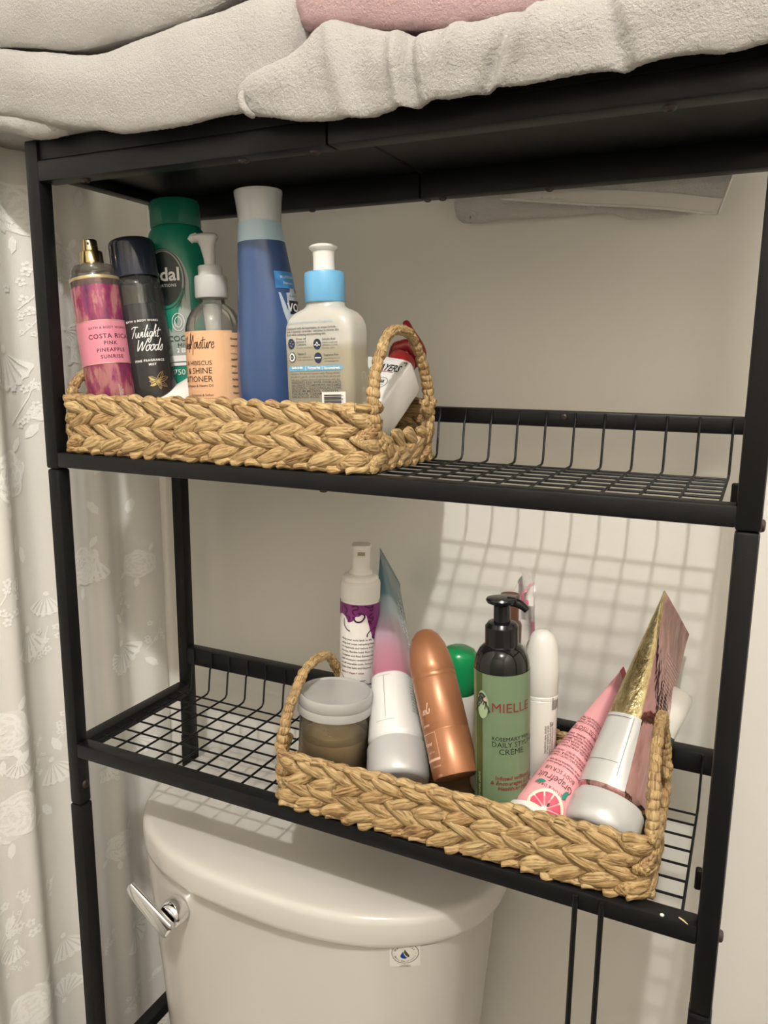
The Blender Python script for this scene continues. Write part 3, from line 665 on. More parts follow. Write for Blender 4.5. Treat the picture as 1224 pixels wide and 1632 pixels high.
# grey towel hanging down between rack and wall
tg = thing('hand_towel', 'grey folded hand towel hanging behind the tray', 'towel', T3((.45, .215, .30)))
def hang(name, pts_bottom, ztop, Yc, th, m, label=None, curl=False, amp=.0007, skew=.1):
    """a hanging folded layer: bottom edge given in picture points at depth Yc"""
    B = catmull([tuple(at(x, y, Yc)) for x, y in pts_bottom], 90); P = []
    for b in B:
        z0 = b[2]; row = []
        for k in range(34):
            t = k / 33
            if t < .45: z = ztop + (z0 + th * .5 - ztop) * (t / .45); y = Yc - th / 2
            elif t < .55: a = (t - .45) / .10 * math.pi; z = z0 + th * .5 - th * .5 * math.sin(a); y = Yc - th / 2 * math.cos(a)
            else: z = z0 + th * .5 + (ztop - z0 - th * .5) * ((t - .55) / .45); y = Yc + th / 2
            row.append((b[0] + skew * (z - z0), y, z))
        P.append(row)
    P = np.array(P); N = normals(P); P = P + N * (vnoise(P, 420) * amp + vnoise(P, 40) * .0012)[..., None]
    mb = MB(); mb.grid(P, 90, 34, flip=True); k = len(mb.v)
    mb.f += [tuple(range(34)), tuple(reversed(range(89 * 34, 90 * 34)))]
    return tput(name, mb, m, tg, label)
hang('inner_fold', [(727, 334), (733, 350), (745, 356), (790, 353), (850, 347), (900, 345), (950, 342), (975, 342)], .315, .2275, .011, M['towel_grey'])
hang('under_layer', [(935, 331), (970, 340), (1000, 349), (1030, 350), (1080, 346), (1140, 340)], .315, .2185, .003, M['towel_grey'])
hang('outer_layer', [(795, 312), (820, 318), (870, 322), (930, 326), (1000, 329), (1060, 333), (1110, 339), (1143, 342)], .315, .2105, .0055, M['towel_grey'], skew=.30)
hm = MB(); hb = catmull([tuple(at(x, y, .2072)) for x, y in ((800, 318), (870, 323), (930, 327), (1000, 330), (1060, 334), (1110, 340), (1142, 343))], 60)
for i in range(59):
    a, b = hb[i], hb[i + 1]; q = [(a[0], a[1] + .0003 * math.sin(i * 1.1), a[2] + .0012), (b[0], b[1] + .0003 * math.sin(i * 1.1 + 1.1), b[2] + .0012), (b[0] + .0039, b[1], b[2] + .013), (a[0] + .0039, a[1], a[2] + .013)]
    hm.add(q, [(0, 1, 2, 3)])
hm.tube([tuple(p) for p in hb + np.array((0, -.0003, .0008))], .0012, 6)
tput('hem_band', hm, M['hem'], tg, 'ribbed hem band')
_e = at(1143, 342, .2105); ed = [(_e.x + .30 * k * .012, .2100, _e.z + k * .012) for k in range(7)]
tput('side_hem', MB().tube([tuple(p) for p in ed], .0016, 8), M['hem'], tg)
sp_ = []
for k in range(26): a = k * .42; r = .0046 - .00014 * k; sp_.append(at(750, 346, .2205) + Vector((r * math.cos(a), -.0005, r * math.sin(a))))
tput('rolled_end', MB().tube([tuple(p) for p in sp_], .0016, 8), M['towel_grey'], tg)

# ------------------------------------------------------------------ bottles in the upper basket
def lab(name, root, items, fn, m, off=.0004, label=None, step=.0025):
    return put(name, mesh_of(name, wrapped(items, fn, off, step)), m, root, None, label)
# 1 pink mist
mx, L = stand((142, 386), .05, (178, 622), .045, F1, 4)
o = thing('mist_bottle', 'pink marbled body mist bottle with bare gold sprayer, leaning left in upper basket', 'bottle', mx)
t = NT('pink_floral_film'); n1 = t.noise(1, 4, .6, sc=(75, 75, 24)); n2 = t.noise(1, 3, .5, sc=(420, 420, 7))
cc = t.ramp(n1, [(.28, '#47203c'), (.38, '#74305a'), (.48, '#963f5f'), (.54, '#b07a74'), (.60, '#b8707f'), (.68, '#87325a'), (.8, '#552046')])
cc = t.mixc(t.ramp(n2, [(.35, '#000000'), (.75, '#777777')]), cc, '#6b1b3a'); MP = t.done(t.bsdf(cc, .14, .15, .6))
put('clear_shoulder', MB().lathe([(.0234, .150), (.0235, .157), (.0225, .161), (.0205, .1625), (.0212, .1655), (.0195, .170), (.0125, .1725), (.011, .1735)], 44, False), clear_mat('clear_bottle_shoulder', '#cfcabd', .05, .18, (.35, .33, .28)), o, None, 'clear shoulder')
put('film_body', MB().lathe([(.0195, 0), (.0218, .0008), (.0232, .003), (.0233, .1555)], 48), MP, o, None, 'glossy pink film')
gold = mat('gold_metal', '#bfa878', .22, 1.0)
put('gold_line', MB().lathe([(.0234, .1555), (.0236, .156), (.0236, .158), (.0234, .1585)], 44, False), mat('pale_gold', '#c8b58c', .35, .6), o, None, 'pale gold line')
put('sprayer_collar', MB().lathe([(.0108, .171), (.0108, .1838), (.0102, .1846), (.0085, .1848)], 32), gold, o, None, 'gold collar')
sp = put('sprayer_head', MB().lathe([(.0073, .184), (.0073, .1945), (.0068, .1956), (.0045, .196)], 32), gold, o, None, 'gold sprayer head')
put('spray_hole', MB().lathe([(.0013, 0), (.0013, .0006), (.0006, .0008)], 12, True, T3((-.0018, -.0070, .1915)) @ Matrix.Rotation(math.radians(90), 4, 'X')), M['ink'], sp)
f = cyl(.0233)
put('paper_label', patch(f, -.036, .036, .0765, .1165, .0003, 40, 3), mat('pink_label', '#cf8291', .45), o, None, 'rose pink label')
put('label_edge', wrapped([rect(-.036, .036, .0762, .0768), rect(-.036, .036, .1163, .1169)], f, .0005), mat('label_edge_gold', '#cfae97', .3, .5), o)
ink = mat('maroon_ink', '#57142f', .5)
lab('label_lettering', o, [text('BATH & BODY WORKS', .004, .1085, .0022, sp=1.15, bold=.015), text('COSTA RICA', .004, .0995, .0043, sp=1.12, bold=.02), text('PINK', .004, .0935, .0034, sp=1.2, bold=.025), text('PINEAPPLE', .004, .0870, .0034, sp=1.2, bold=.025), text('SUNRISE', .004, .0808, .0034, sp=1.2, bold=.025)], f, ink)
lab('fine_print', o, [text(s, .0065 + .0014 * i, .040, .0011, 'LEFT', rot=90) for i, s in enumerate(('FINE FRAGRANCE MIST', 'shake well before use', '8 FL OZ / 236 mL'))], f, M['ink_white'], .0003)
# 2 navy mist
mx, L = stand((208, 384), .08, (245, 622), .075, F1, 0)
o = thing('mist_bottle', 'dark navy body mist bottle with tinted cap, beside the pink mist', 'bottle', mx)
put('liquid', MB().lathe([(.0195, .001), (.0222, .004), (.0225, .134), (.0222, .1342)], 44), mat('navy_liquid', '#2b2c38', .08, 0, .6), o, None, 'dark navy liquid')
put('clear_wall', MB().lathe([(.019, 0), (.0222, .0008), (.0232, .003), (.0232, .152), (.0222, .1575), (.0195, .1615), (.012, .163)], 44), clear_mat('smoked_wall', '#b9b8b2', .04, .10, (.25, .25, .25)), o, None, 'clear wall')
put('dip_tube', MB().tube([(0, 0, .02), (0, 0, .165)], .0016, 8), M['white_plastic'], o)
put('inner_sprayer', MB().lathe([(.0088, .162), (.0088, .174), (.0080, .1745), (.0068, .175), (.0068, .187), (.006, .188)], 28), mat('chrome_sprayer', (.8, .82, .86), .18, 1.0), o, None, 'silver sprayer inside cap')
put('cap', MB().lathe([(.0218, .1615), (.0222, .163), (.0219, .193), (.0212, .1965), (.0195, .198), (.0150, .1984)], 44, True), clear_mat('navy_tinted_cap', '#4c5a78', .06, .45, (.035, .045, .075), .3), o, None, 'navy tinted cap')
f = cyl(.0232)
lab('label_lettering', o, [text('BATH & BODY WORKS', -.001, .1165, .0019, sp=1.15, bold=.02), text('FINE FRAGRANCE', .001, .0785, .0021, sp=1.2, bold=.03), text('MIST', .003, .0745, .0021, sp=1.2, bold=.03)] + script('Twilight', -.0145, .1015, .0052, .0007, .35, .88) + script('Woods', -.0098, .0885, .0060, .0008, .35, .95), f, M['ink_white'])
goldink = mat('gold_foil', '#b7a06a', .3, .7)
lf = []
for a, s in ((150, .010), (175, .0085), (205, .009), (60, .011), (20, .011), (-35, .010), (-80, .008)):
    c0 = (.006, .059); r_ = math.radians(a); P = [(0, 0), (.35, .22), (.75, .16), (1, 0), (.7, -.14), (.3, -.16), (0, 0)]
    lf.append(stroke([rot2(p, r_, s, c0) for p in P], .0005)); lf.append(stroke([rot2((.1, 0), r_, s, c0), rot2((.9, 0), r_, s, c0)], .0004))
for a, s in ((150, .010), (205, .009)): lf.append(ngon([rot2(p, math.radians(a), s, (.006, .059)) for p in [(.25, .02), (.45, .16), (.8, .10), (.95, 0), (.6, .02)]]))
lab('leaf_print', o, lf, f, goldink, .0005, 'gold leaf print')
# 3 green shampoo
mx, L = stand((277, 319), .125, (300, 610), .12, F1, -14)
o = thing('shampoo_bottle', 'large green shampoo bottle with green flip cap, behind the navy mist', 'bottle', mx)
GP = mat('green_plastic', '#0f7a62', .3, 0, .5); GC = mat('green_cap_plastic', '#0b6b54', .38)
secs = [(0, .029, .019, 2.6), (.002, .032, .022, 2.6), (.03, .0345, .0245, 2.5), (.10, .0345, .0255, 2.4), (.15, .0342, .0255, 2.3), (.18, .0330, .025, 2.2), (.198, .0305, .0240, 2.1), (.208, .0275, .0230, 2), (.2125, .0245, .0222, 2)]
put('body', MB().loft(secs, 52), GP, o)
cp = put('flip_cap', MB().loft([(.2128, .0246, .0224, 2), (.214, .0252, .0234, 2), (.2345, .0250, .0232, 2), (.2385, .0235, .0218, 2), (.2398, .020, .019, 2)], 44), GC, o, None, 'dark green flip cap')
put('cap_notch', MB().box(-.0255, -.0205, -.004, .004, .2315, .2375, .0012), GC, cp)
zs = [q[0] for q in secs]
def gfn(u, v, off):
    X = np.interp(v, zs, [q[1] for q in secs]); Y = np.interp(v, zs, [q[2] for q in secs]); e = np.interp(v, zs, [q[3] for q in secs])
    t_ = min(.985, abs(u / X)); return Vector((u, -Y * (1 - t_ ** e) ** (1 / e) - off, v))
uc = -.010
lab('swoosh', o, [ngon([(uc + .0245 * math.cos(q), .155 + .034 * math.sin(q)) for q in np.linspace(math.radians(-8), math.radians(200), 30)] + [(-.033, .10), (-.028, .085), (.014, .085), (.0145, .12)])], gfn, mat('pearl_grey', '#98a09a', .3, .0), .0004, 'pearl grey swoosh', .003)
lab('logo_oval', o, [disc(uc, .1605, .0185, .026, 36)], gfn, mat('deep_green_ink', '#0a1f1b', .35), .0007, 'near black oval', .003)
lab('logo_rings', o, [ring(uc, .1595, .0205, .0285, .0007), ring(uc - .001, .1585, .0222, .031, .0006, -60, 200)], gfn, mat('ring_dark', '#1b2f2a', .4), .0007)
lab('label_lettering', o, [text('Vidal', uc - .0008, .1585, .0125, bold=.02), text('CREATIONS', uc + .001, .1525, .0026, sp=1.2, bold=.02), text('2 EN 1', .006, .0885, .0040, bold=.04), rect(-.012, .0155, .0795, .0855), rect(-.012, .0155, .0755, .0785), text('750 ml', .004, .0665, .0055)], gfn, M['ink_white'], .0009)
lab('small_seal', o, [ring(.0015, .118, .006, .0085, .0006), ring(.0015, .118, .0035, .005, .0006)], gfn, M['ink_white'], .0009)
lab('dark_lettering', o, [text('COCOS', .004, .0995, .0055), text('MILK', .006, .0930, .0045)], gfn, mat('dark_green_ink', '#0b4136', .5), .0009)
# 4 white tube lying low between the bottles
a0 = at(262, 640, .055); b0 = at(318, 606, .10)
a0 = Vector((a0.x, .050, F1 + .012)); zd = (at(300, 603, .075) - at(248, 632, .05)).normalized()
base = at(262, 640, .058); base.z = .0545
zd = (at(322, 592, .105) - at(250, 640, .062)).normalized(); base = at(250, 640, .062) - zd * .012
o = thing('white_tube', 'white squeeze tube lying low between navy mist and orange label', 'tube', pose(base - Vector((0, 0, .012)), zd, (.3, -.5, .9)))
put('tube_body', MB().loft([(0, .0155, .0150, 2), (.02, .0155, .014, 2), (.06, .0165, .009, 2), (.095, .0175, .0022, 2.5), (.100, .0176, .0007, 3), (.108, .0176, .0006, 3)], 32), M['gloss_white'], o)
put('cap', MB().lathe([(.013, -.014), (.0145, -.013), (.0148, -.001), (.0145, 0)], 28), M['white_plastic'], o)
lab('fine_print', o, [text(s, 0, .070 - .003 * i, .0013) for i, s in enumerate(('moisturising hand cream', 'with almond and honey', 'for daily use'))], flat_front(.0165, lambda v: 1, 2) if 0 else (lambda u, v, off: Vector((u, -np.interp(v, (.06, .1), (.009, .001)) * (1 - min(.9, abs(u) / .0168) ** 2) ** .5 - off, v))), M['ink_grey'], .0004)
# 5 conditioner with pump
mx, L = stand((331, 371), .085, (347, 627), .085, F1, -6)
o = thing('conditioner_bottle', 'clear pump bottle with orange label, left of the tall blue bottle', 'bottle', mx)
CLB = clear_mat('clear_bottle', '#efeee9', .04, .10, (.62, .62, .60)); FR = clear_mat('frosted_pump', '#efedea', .25, .60, (.80, .79, .77), .4)
prof = [(.022, 0), (.0255, .0010), (.0268, .004), (.0270, .106), (.0262, .1135), (.0238, .1215), (.0198, .1285), (.015, .1325), (.0122, .1345), (.0118, .138), (.0118, .144)]
put('clear_wall', MB().lathe(prof, 48), CLB, o, None, 'clear wall')
put('cream', MB().lathe([(.0245, .0018), (.0258, .005), (.0260, .103), (.025, .104)], 40), mat('milky_cream', '#d6ccbb', .5), o, None, 'cream left in the bottle')
put('pump_insert', MB().lathe([(.0035, .060), (.0035, .085), (.0062, .095), (.0075, .110), (.0085, .125), (.0095, .134)], 24), FR, o)
put('dip_tube', MB().tube([(0, 0, .012), (0, 0, .07)], .002, 8), FR, o)
put('pump_collar', MB().lathe([(.0150, .1395), (.0156, .141), (.0152, .157), (.0146, .1595), (.0115, .160), (.0112, .168), (.0105, .169), (.0055, .1692)], 40), FR, o, None, 'frosted collar')
ph = MB().loft([(.1680, .0050, .0050, 2), (.175, .0052, .0048, 2), (.186, .0068, .0055, 2.4, -.001, 0), (.1915, .0088, .0062, 2.6, -.0015, 0), (.1935, .0118, .0066, 2.6, -.0028, 0), (.1955, .0128, .0066, 2.6, -.0032, 0), (.1975, .0098, .0054, 2.4, -.0018, 0), (.1985, .005, .003, 2.2, -.0005, 0)], 32)
put('pump_head', ph, FR, o, None, 'frosted pump head')
put('spout', MB().tube([(-.010, 0, .1945), (-.0145, 0, .1940), (-.0170, 0, .1915)], [.0048, .0042, .0030], 12), FR, o)
f = cyl(.0270); OR = mat('orange_label', '#e2b188', .45)
put('paper_label', patch(f, -.068, .020, .010, .1085, .0002, 48, 3), OR, o, None, 'orange label')
put('label_overlap', patch(f, .0115, .040, .010, .1065, .0005, 16, 3), mat('orange_label_light', '#e8ba93', .4), o)
br = mat('dark_brown_ink', '#2c1a12', .5)
lab('label_lettering', o, script('Shea', -.034, .0925, .0050, .0007, .25, .75) + script('Moisture', -.0238, .0925, .0062, .0007, .18, .72) + [text(s, -.0005, v, h, 'RIGHT', bold=b) for s, v, h, b in (('COCONUT & HIBISCUS', .0775, .0040, 0), ('CURL & SHINE', .0698, .0054, 0), ('CONDITIONER', .0622, .0054, 0), ('w/ Silk Protein & Neem Oil', .0575, .0024, 0), ('Moisturize & Soften', .0490, .0022, 0), ('THICK CURLY HAIR', .0452, .0022, 0))], f, br, .0005)
lab('side_print', o, [text(s, .0175, .100 - .0062 * i, .0018, 'LEFT', bold=.02) for i, s in enumerate(('Directions', 'rinse well', '________', 'Ingredients', 'Aqua, Coco', 'Hibiscus', 'Parfum', 'Glycerin', 'Neem', 'Protein', 'Caution', 'avoid eyes'))], f, br, .0008)
# 6 tall blue bottle
mx, L = stand((411, 303), .078, (430, 630), .078, F1, 8)
o = thing('shampoo_bottle', 'tall blue shampoo bottle with clear cap, middle of upper basket', 'bottle', mx)
bs = [(0, .0245, .020, 2.2, .001, 0), (.002, .027, .0225, 2.2, .001, 0), (.03, .0290, .0240, 2.1, .0015, 0), (.075, .0308, .0252, 2.1, .003, 0), (.11, .0292, .0246, 2.1, .0035, 0), (.14, .0262, .0232, 2, .0028, 0), (.165, .0234, .0218, 2, .0015, 0), (.185, .0211, .0204, 2, .0004, 0)]
top_ = [(.185, .0211, .0204, 2, .0004, 0), (.195, .0199, .0195, 2, 0, 0), (.2035, .0188, .0188, 2, 0, 0), (.206, .0182, .0182, 2, 0, 0)]
t = NT('blue_shampoo'); b_ = t.bsdf('#395079', .25, 0, .5, Subsurface_Weight=.15, Subsurface_Scale=.01); MBL = t.done(b_)
put('body', MB().loft(bs, 48), MBL, o); 
put('clear_neck', MB().loft(top_, 48), mat('pale_blue_neck', '#a9c0cd', .3, Subsurface_Weight=.2, Subsurface_Scale=.01), o, None, 'pale empty neck')
put('cap', MB().lathe([(.0186, .2005), (.0190, .202), (.0195, .210), (.0206, .221), (.0215, .2265), (.0214, .2285), (.0195, .2292)], 44), clear_mat('frosted_clear_cap', '#f0f2f2', .10, .50, (.86, .88, .88), .3), o, None, 'frosted clear cap')
put('cap_inner', MB().lathe([(.0130, .204), (.0130, .216), (.0085, .217), (.0085, .222)], 28), M['white_plastic'], o)
bz = [q[0] for q in bs]
def bfn(u, v, off):
    X = np.interp(v, bz, [q[1] for q in bs]); Y = np.interp(v, bz, [q[2] for q in bs]); cx = np.interp(v, bz, [q[4] for q in bs]); a = u / ((X + Y) / 2)
    return Vector((cx + (X + off) * math.sin(a), -(Y + off) * math.cos(a), v))
u0 = .0065; dv = .0110
lab('label_panel', o, [rect(u0 - .002, u0 + .024, .133 + dv, .1475 + dv)], bfn, mat('mid_blue_label', '#3f86c6', .35), .0004, 'mid blue panel')
def bfn2(u, v, off): return bfn(u, v + dv + .007, off)
lab('label_shapes', o, [ngon([(u0, .1225), (u0 + .002, .122), (u0 + .011, .098), (u0 + .020, .122), (u0 + .028, .124), (u0 + .020, .108), (u0 + .014, .086), (u0 + .009, .086), (u0 + .003, .106)]), ngon([(u0 + .008, .100), (u0 + .0075, .122), (u0 + .0115, .1225), (u0 + .0125, .1265), (u0 + .019, .1265), (u0 + .020, .1225), (u0 + .024, .122), (u0 + .0235, .100)])], bfn2, mat('silver_print', '#b9c6d2', .3, .2), .0004, 'silver V shape')
lab('logo_block', o, [rect(u0 + .0095, u0 + .0245, .1035, .1155)], bfn2, mat('logo_dark', '#1c1a26', .35), .0007)
lab('label_lettering', o, [text('VO5', u0 + .0168, .1060, .0072, bold=.02), text('BLUEBERRY', u0 + .011, .1345, .0022), text('Shampoo', u0 + .011, .1295, .0022)], bfn2, M['ink_white'], .0009)
lab('small_lettering', o, [text('ALBERTO', u0 + .0158, .1185, .0018), text('SILKY', u0 + .011, .0925, .0024)], bfn2, M['ink'], .0008)
# 7 clear cleanser with blue collar
mx, L = stand((515, 388), .047, (524, 635), .047, F1, 0)
bp = mx.translation.copy(); mx = pose(bp, mx.col[2].xyz, (0, -1, 0))
o = thing('cleanser_bottle', 'rectangular clear cleanser bottle with blue collar and white pump', 'bottle', mx)
RX, RY = .0318, .0185
cs = [(0, .0285, .0155, 5), (.0015, .0305, .0172, 5.5), (.004, RX, RY, 6), (.104, RX, RY, 6), (.111, .0312, .0184, 5.5), (.1165, .0292, .0178, 4.5), (.1205, .0262, .0165, 3.6), (.1230, .0222, .0155, 2.8), (.1245, .0185, .0150, 2.3), (.1265, .0166, .0148, 2), (.131, .0160, .0148, 2)]
t = NT('translucent_bottle'); tr_ = t.n('ShaderNodeBsdfTransparent'); tr_.inputs[0].default_value = (.7, .7, .66, 1)
tc = t.n('ShaderNodeTexCoord'); sx = t.n('ShaderNodeSeparateXYZ'); t.l(tc.outputs['Object'], sx.inputs[0])
df = t.bsdf(t.ramp(sx.outputs['Z'], [(.0930, '#b3ac98'), (.0955, '#cfccc4')]), .28, 0, .5, Subsurface_Weight=.3, Subsurface_Scale=.01)
m2 = t.n('ShaderNodeMixShader'); m2.inputs[0].default_value = .78; t.l(tr_.outputs[0], m2.inputs[1]); t.l(df.outputs[0], m2.inputs[2]); MC = t.done(m2)
put('body', MB().loft(cs, 72), MC, o, None, 'milky clear body with liquid line')
BL = mat('sky_blue_plastic', '#6aa9d2', .35)
put('pump_collar', MB().lathe([(.0163, .1292), (.0168, .1300), (.0166, .1505), (.0160, .1528), (.0142, .1538), (.0098, .1540)], 44), BL, o, None, 'sky blue collar')
put('pump_stem', MB().lathe([(.0090, .1535), (.0088, .166), (.0092, .1695), (.0116, .1715), (.0122, .1728), (.0105, .1745), (.006, .1758), (.002, .1761)], 36), M['gloss_white'], o, None, 'white pump head')
put('pump_spout', MB().tube([(-.0025, .0044, .1715), (-.0108, .0191, .1715), (-.0128, .0226, .1690)], [.0046, .0040, .0034], 14), M['gloss_white'], o)
f = flat_front(RX, RY, 6)
def cu(x, y): return (at(x, y, bp.y - RY).x - bp.x)
def cv(x, y): q = at(x, y, bp.y - RY); return (q - bp).dot(mx.col[2].xyz)
lu = cu(463, 525); ru = cu(547, 525)
items = [text(s, lu, cv(505, y), .0020, 'LEFT', bold=.01) for s, y in (('Developed with dermatologists, its unique formula -', 523.5), ('with 3 essential ceramides - exfoliates to remove dirt', 528.5), ('& oil while softening and smoothing skin.', 533.5))]
kk = (ru - lu) / (max(p[0] for p in items[1][0]) - min(p[0] for p in items[1][0]))
items = [([(lu + (p[0] - lu) * kk, p[1]) for p in V], F) for V, F in items]
def para(lines, x, ys, h, wpx, **kw):
    out = []
    for s, y in zip(lines, ys):
        V, F = text(s, 0, 0, h, 'LEFT', **kw); wd_ = max(p[0] for p in V) - min(p[0] for p in V); u0_ = cu(x, y); k_ = (cu(x + wpx, y) - u0_) / wd_; k_ = min(k_, 1.35)
        out.append(([(u0_ + p[0] * k_, cv(x, y) + p[1]) for p in V], F))
    return out
items += para(('Free of', 'Hormones &', 'Colorants'), 478.5, (542, 546.5, 551), .0019, 16, bold=.01) + para(('no harsh microbeads',), 478.5, (555.5,), .0012, 26)
items += para(('Salicylic Acid',), 520, (542,), .0019, 21, bold=.01) + para(('softens rough and', 'exfoliates to smooth', 'bumpy skin'), 520, (546.5, 551, 555.5), .0013, 24)
items += para(('Vitamin D',), 480, (566,), .0019, 14, bold=.01) + para(('skin identical', 'to help restore the barrier'), 480, (570.5, 575), .0013, 25)
items += para(('Fragrance Free',), 522, (567,), .0019, 23, bold=.01) + para(('non-irritating and non', 'comedogenic'), 522, (572, 576.5), .0013, 25)
items += para(('Directions: Wet skin with lukewarm water. Massage cleanser', 'into skin in a gentle, circular motion. Rinse, pat dry and', 'with care. Contact doctor if rash develops with use.'), 467.5, (597.5, 602.5, 607.5), .0018, 79)
items += para(('INGREDIENTS: AQUA / WATER, SODIUM LAUROYL', 'SARCOSINATE, COCAMIDOPROPYL, NIACINAMIDE,', 'GLYCERIN, GLUCONOLACTONE,', 'SODIUM METHYL COCOYL,', 'TAURATE, CERAMIDE NP,', 'SALICYLIC ACID, CERAMIDE'), 468.5, (612, 616.5, 621, 625.5, 630, 634.5), .0019, 80, bold=.015)
lab('label_lettering', o, items, f, M['ink_grey'], .0004)
lab('heading_line', o, para(('SA Smoothing Cleanser for Rough Skin',), 463, (516.5,), .0022, 74), f, mat('light_blue_ink', '#8fb3c4', .5), .0004, 'pale blue heading')
navy = mat('navy_ink', '#1f2c40', .4); IC = []
for x, y in ((470.3, 548), (512, 548), (471.3, 569.5), (512.8, 570)): IC.append(disc(cu(x, y), cv(x, y), .0036, .0043))
lab('icon_discs', o, IC, f, navy, .0004, 'navy icon discs')
IW = [ring(cu(471.3, 569.5), cv(471.3, 569.5), .0022, .0027, .0011), rect(cu(508, 570), cu(517.5, 570), cv(512, 570.8), cv(512, 569.2)), stroke([(cu(507, 549), cv(507, 549.5)), (cu(510, 549), cv(510, 549.5))], .0005), stroke([(cu(514, 549), cv(514, 549.5)), (cu(517, 549), cv(517, 549.5))], .0005), stroke([(cu(512, 545), cv(512, 544.5)), (cu(510, 549), cv(510, 549)), (cu(512, 551), cv(512, 551.5)), (cu(514, 549), cv(514, 549)), (cu(512, 545), cv(512, 544.5))], .0006), text('D', cu(471.3, 569.5), cv(471.3, 569.5) - .0007, .0014)]
for k in range(9): IW.append(disc(cu(470.3, 548) + R.uniform(-.0022, .0022), cv(470.3, 548) + R.uniform(-.0027, .0027), .00025, n=6))
for k in range(18): q = k * 20 * math.pi / 180; IW.append(disc(cu(471.3, 569.5) + .0031 * math.cos(q), cv(471.3, 569.5) + .0037 * math.sin(q), .00025, n=6))
lab('icon_marks', o, IW, f, M['ink_white'], .0007)
lab('blue_band', o, [rect(cu(467, 587), cu(548, 587), cv(505, 590.5), cv(505, 582.5)), disc(cu(467, 587), cv(505, 586.5), .0018, .0022), disc(cu(548, 587), cv(505, 586.5), .0018, .0022)], f, mat('band_blue', '#6aa5c6', .4), .0004, 'blue band')
lab('band_lettering', o, para(('Gentle on skin',), 470, (588,), .0019, 18, bold=.04) + para(('Fragrance free',), 496, (588,), .0019, 20, bold=.04) + para(('Non-comedogenic',), 522, (588,), .0019, 25, bold=.04) + [rect(cu(492, 587), cu(492.5, 587), cv(505, 590), cv(505, 583)), rect(cu(519, 587), cu(519.5, 587), cv(505, 590), cv(505, 583))], f, M['ink_white'], .0007)
b0u, b1u = cu(517, 630), cu(554, 630)
lab('barcode_box', o, [rect(b0u, b1u, .020, cv(530, 624.5))], f, M['gloss_white'], .0005, 'white barcode box')
BC = []; y_ = cv(530, 629)
for k in range(16): th_ = R.choice((.00035, .0006, .0009)); BC.append(rect(b0u + .0022, b1u - .0035, y_ - th_, y_)); y_ -= th_ + R.choice((.0004, .0007))
BC += [text(c, b1u - .0018, cv(530, 631 + 5 * i), .0016, rot=90) for i, c in enumerate('38137')]
lab('barcode', o, BC, f, M['ink'], .0008)
# embossed column on the side
for i, ch in enumerate('CeraV'):
    V, F = text(ch, 0, 0, .0075, rot=-90, bold=.01)
    mb = wrapped([(V, F)], lambda u, v, off, i=i: Vector((RX + off, .000 + u, .070 - .0118 * i + v)), .0002, cut=False)
    put('embossed_letter', mesh_of('embossed_letter', mb), mat('embossed_clear', '#c3bda9', .2) if i == 0 else bpy.data.materials['embossed_clear'], o)
# 8 white box and red clip at the right end
P0 = at(612, 640, .068); P1 = at(655.6, 576.4, .104); zd = (P1 - P0).normalized(); base = P1 - zd * .108
xd = Vector((1, 0, 0)); xd = (xd - zd * xd.dot(zd)).normalized(); yd = zd.cross(xd)
mx = Matrix((xd, yd, zd)).transposed().to_4x4(); mx.translation = base
o = thing('toner_bottle', 'white square toner bottle leaning back under the basket handle', 'bottle', mx)
wpl = mat('white_carton', '#dcdad5', .4)
put('body', MB().box(-.046, 0, 0, .034, 0, .108, .0022, 3), wpl, o)
put('shoulder', MB().loft([(.1078, .0215, .0155, 6, -.023, .017), (.1115, .0200, .0145, 5, -.023, .017), (.1125, .012, .010, 3, -.023, .017)], 36), wpl, o)
red = mat('dark_red_plastic', '#8e2322', .3)
put('cap', MB().lathe([(.0125, 0), (.0125, .012), (.0115, .0135), (.004, .014)], 32, True, T3((-.023, .017, .112))), red, o, None, 'dark red cap')
def bxf(u, v, off): return Vector((u, -off, v))
def vs_(it, v0, k): return ([(p[0], v0 + (p[1] - v0) * k) for p in it[0]], it[1])
lab('label_lettering', o, [vs_(text('THAYERS', -.0055, .0930, .0052, 'RIGHT', shear=.2, bold=.02), .0930, 1.5), vs_(text('96%', -.0150, .0785, .0022, bold=.03), .0785, 1.5), text('natural', -.0150, .0755, .0015), vs_(text('HYDRATING', -.0265, .0590, .0038, 'RIGHT', bold=.02), .059, 1.5), vs_(text('TONER', -.0265, .0510, .0038, 'RIGHT', bold=.02), .051, 1.5)] + [ring(-.0150, .0785, .0060, .0062, .0004)], bxf, M['ink'], .0004, step=.05)
lab('red_line', o, [rect(-.028, -.0100, .0915, .0920)], bxf, red, .0004, step=.05)
lab('corner_mark', o, [ngon([(-.0060, .1055), (-.002, .1055), (-.002, .1010), (-.003, .1010), (-.003, .1043), (-.0060, .1043)])], bxf, M['ink_grey'], .0004, step=.05)
ca = at(646, 512, .150); cb = at(668, 562, .146); cd = at(630, 562, .142)
o = thing('hair_clip', 'dark red plastic hair clip standing behind the toner bottle', 'hair clip', T3((cb.x - .01, .146, F1)))
def rel(p): q = Vector(p) - Vector((cb.x - .01, .146, F1)); return tuple(q)
mid = at(662, 545, .148)
m = MB(); P = catmull([rel(ca), rel(at(652, 526, .149)), rel(mid), rel(cb), rel(at(664, 572, .147)), rel(at(648, 590, .146)), rel(Vector((cb.x - .036, .146, .05))), rel(Vector((cb.x - .040, .146, F1 + .006)))], 26)
m.tube([tuple(p) for p in P], [.0022, .0034, .0038, .004, .0042, .0045, .005, .0055, .006, .0063, .0066, .007, .0072, .0072, .007, .0068, .0066, .0064, .006, .0058, .0056, .0054, .005, .005, .0045, .004], 14)
put('clip_arm', m, red, o)
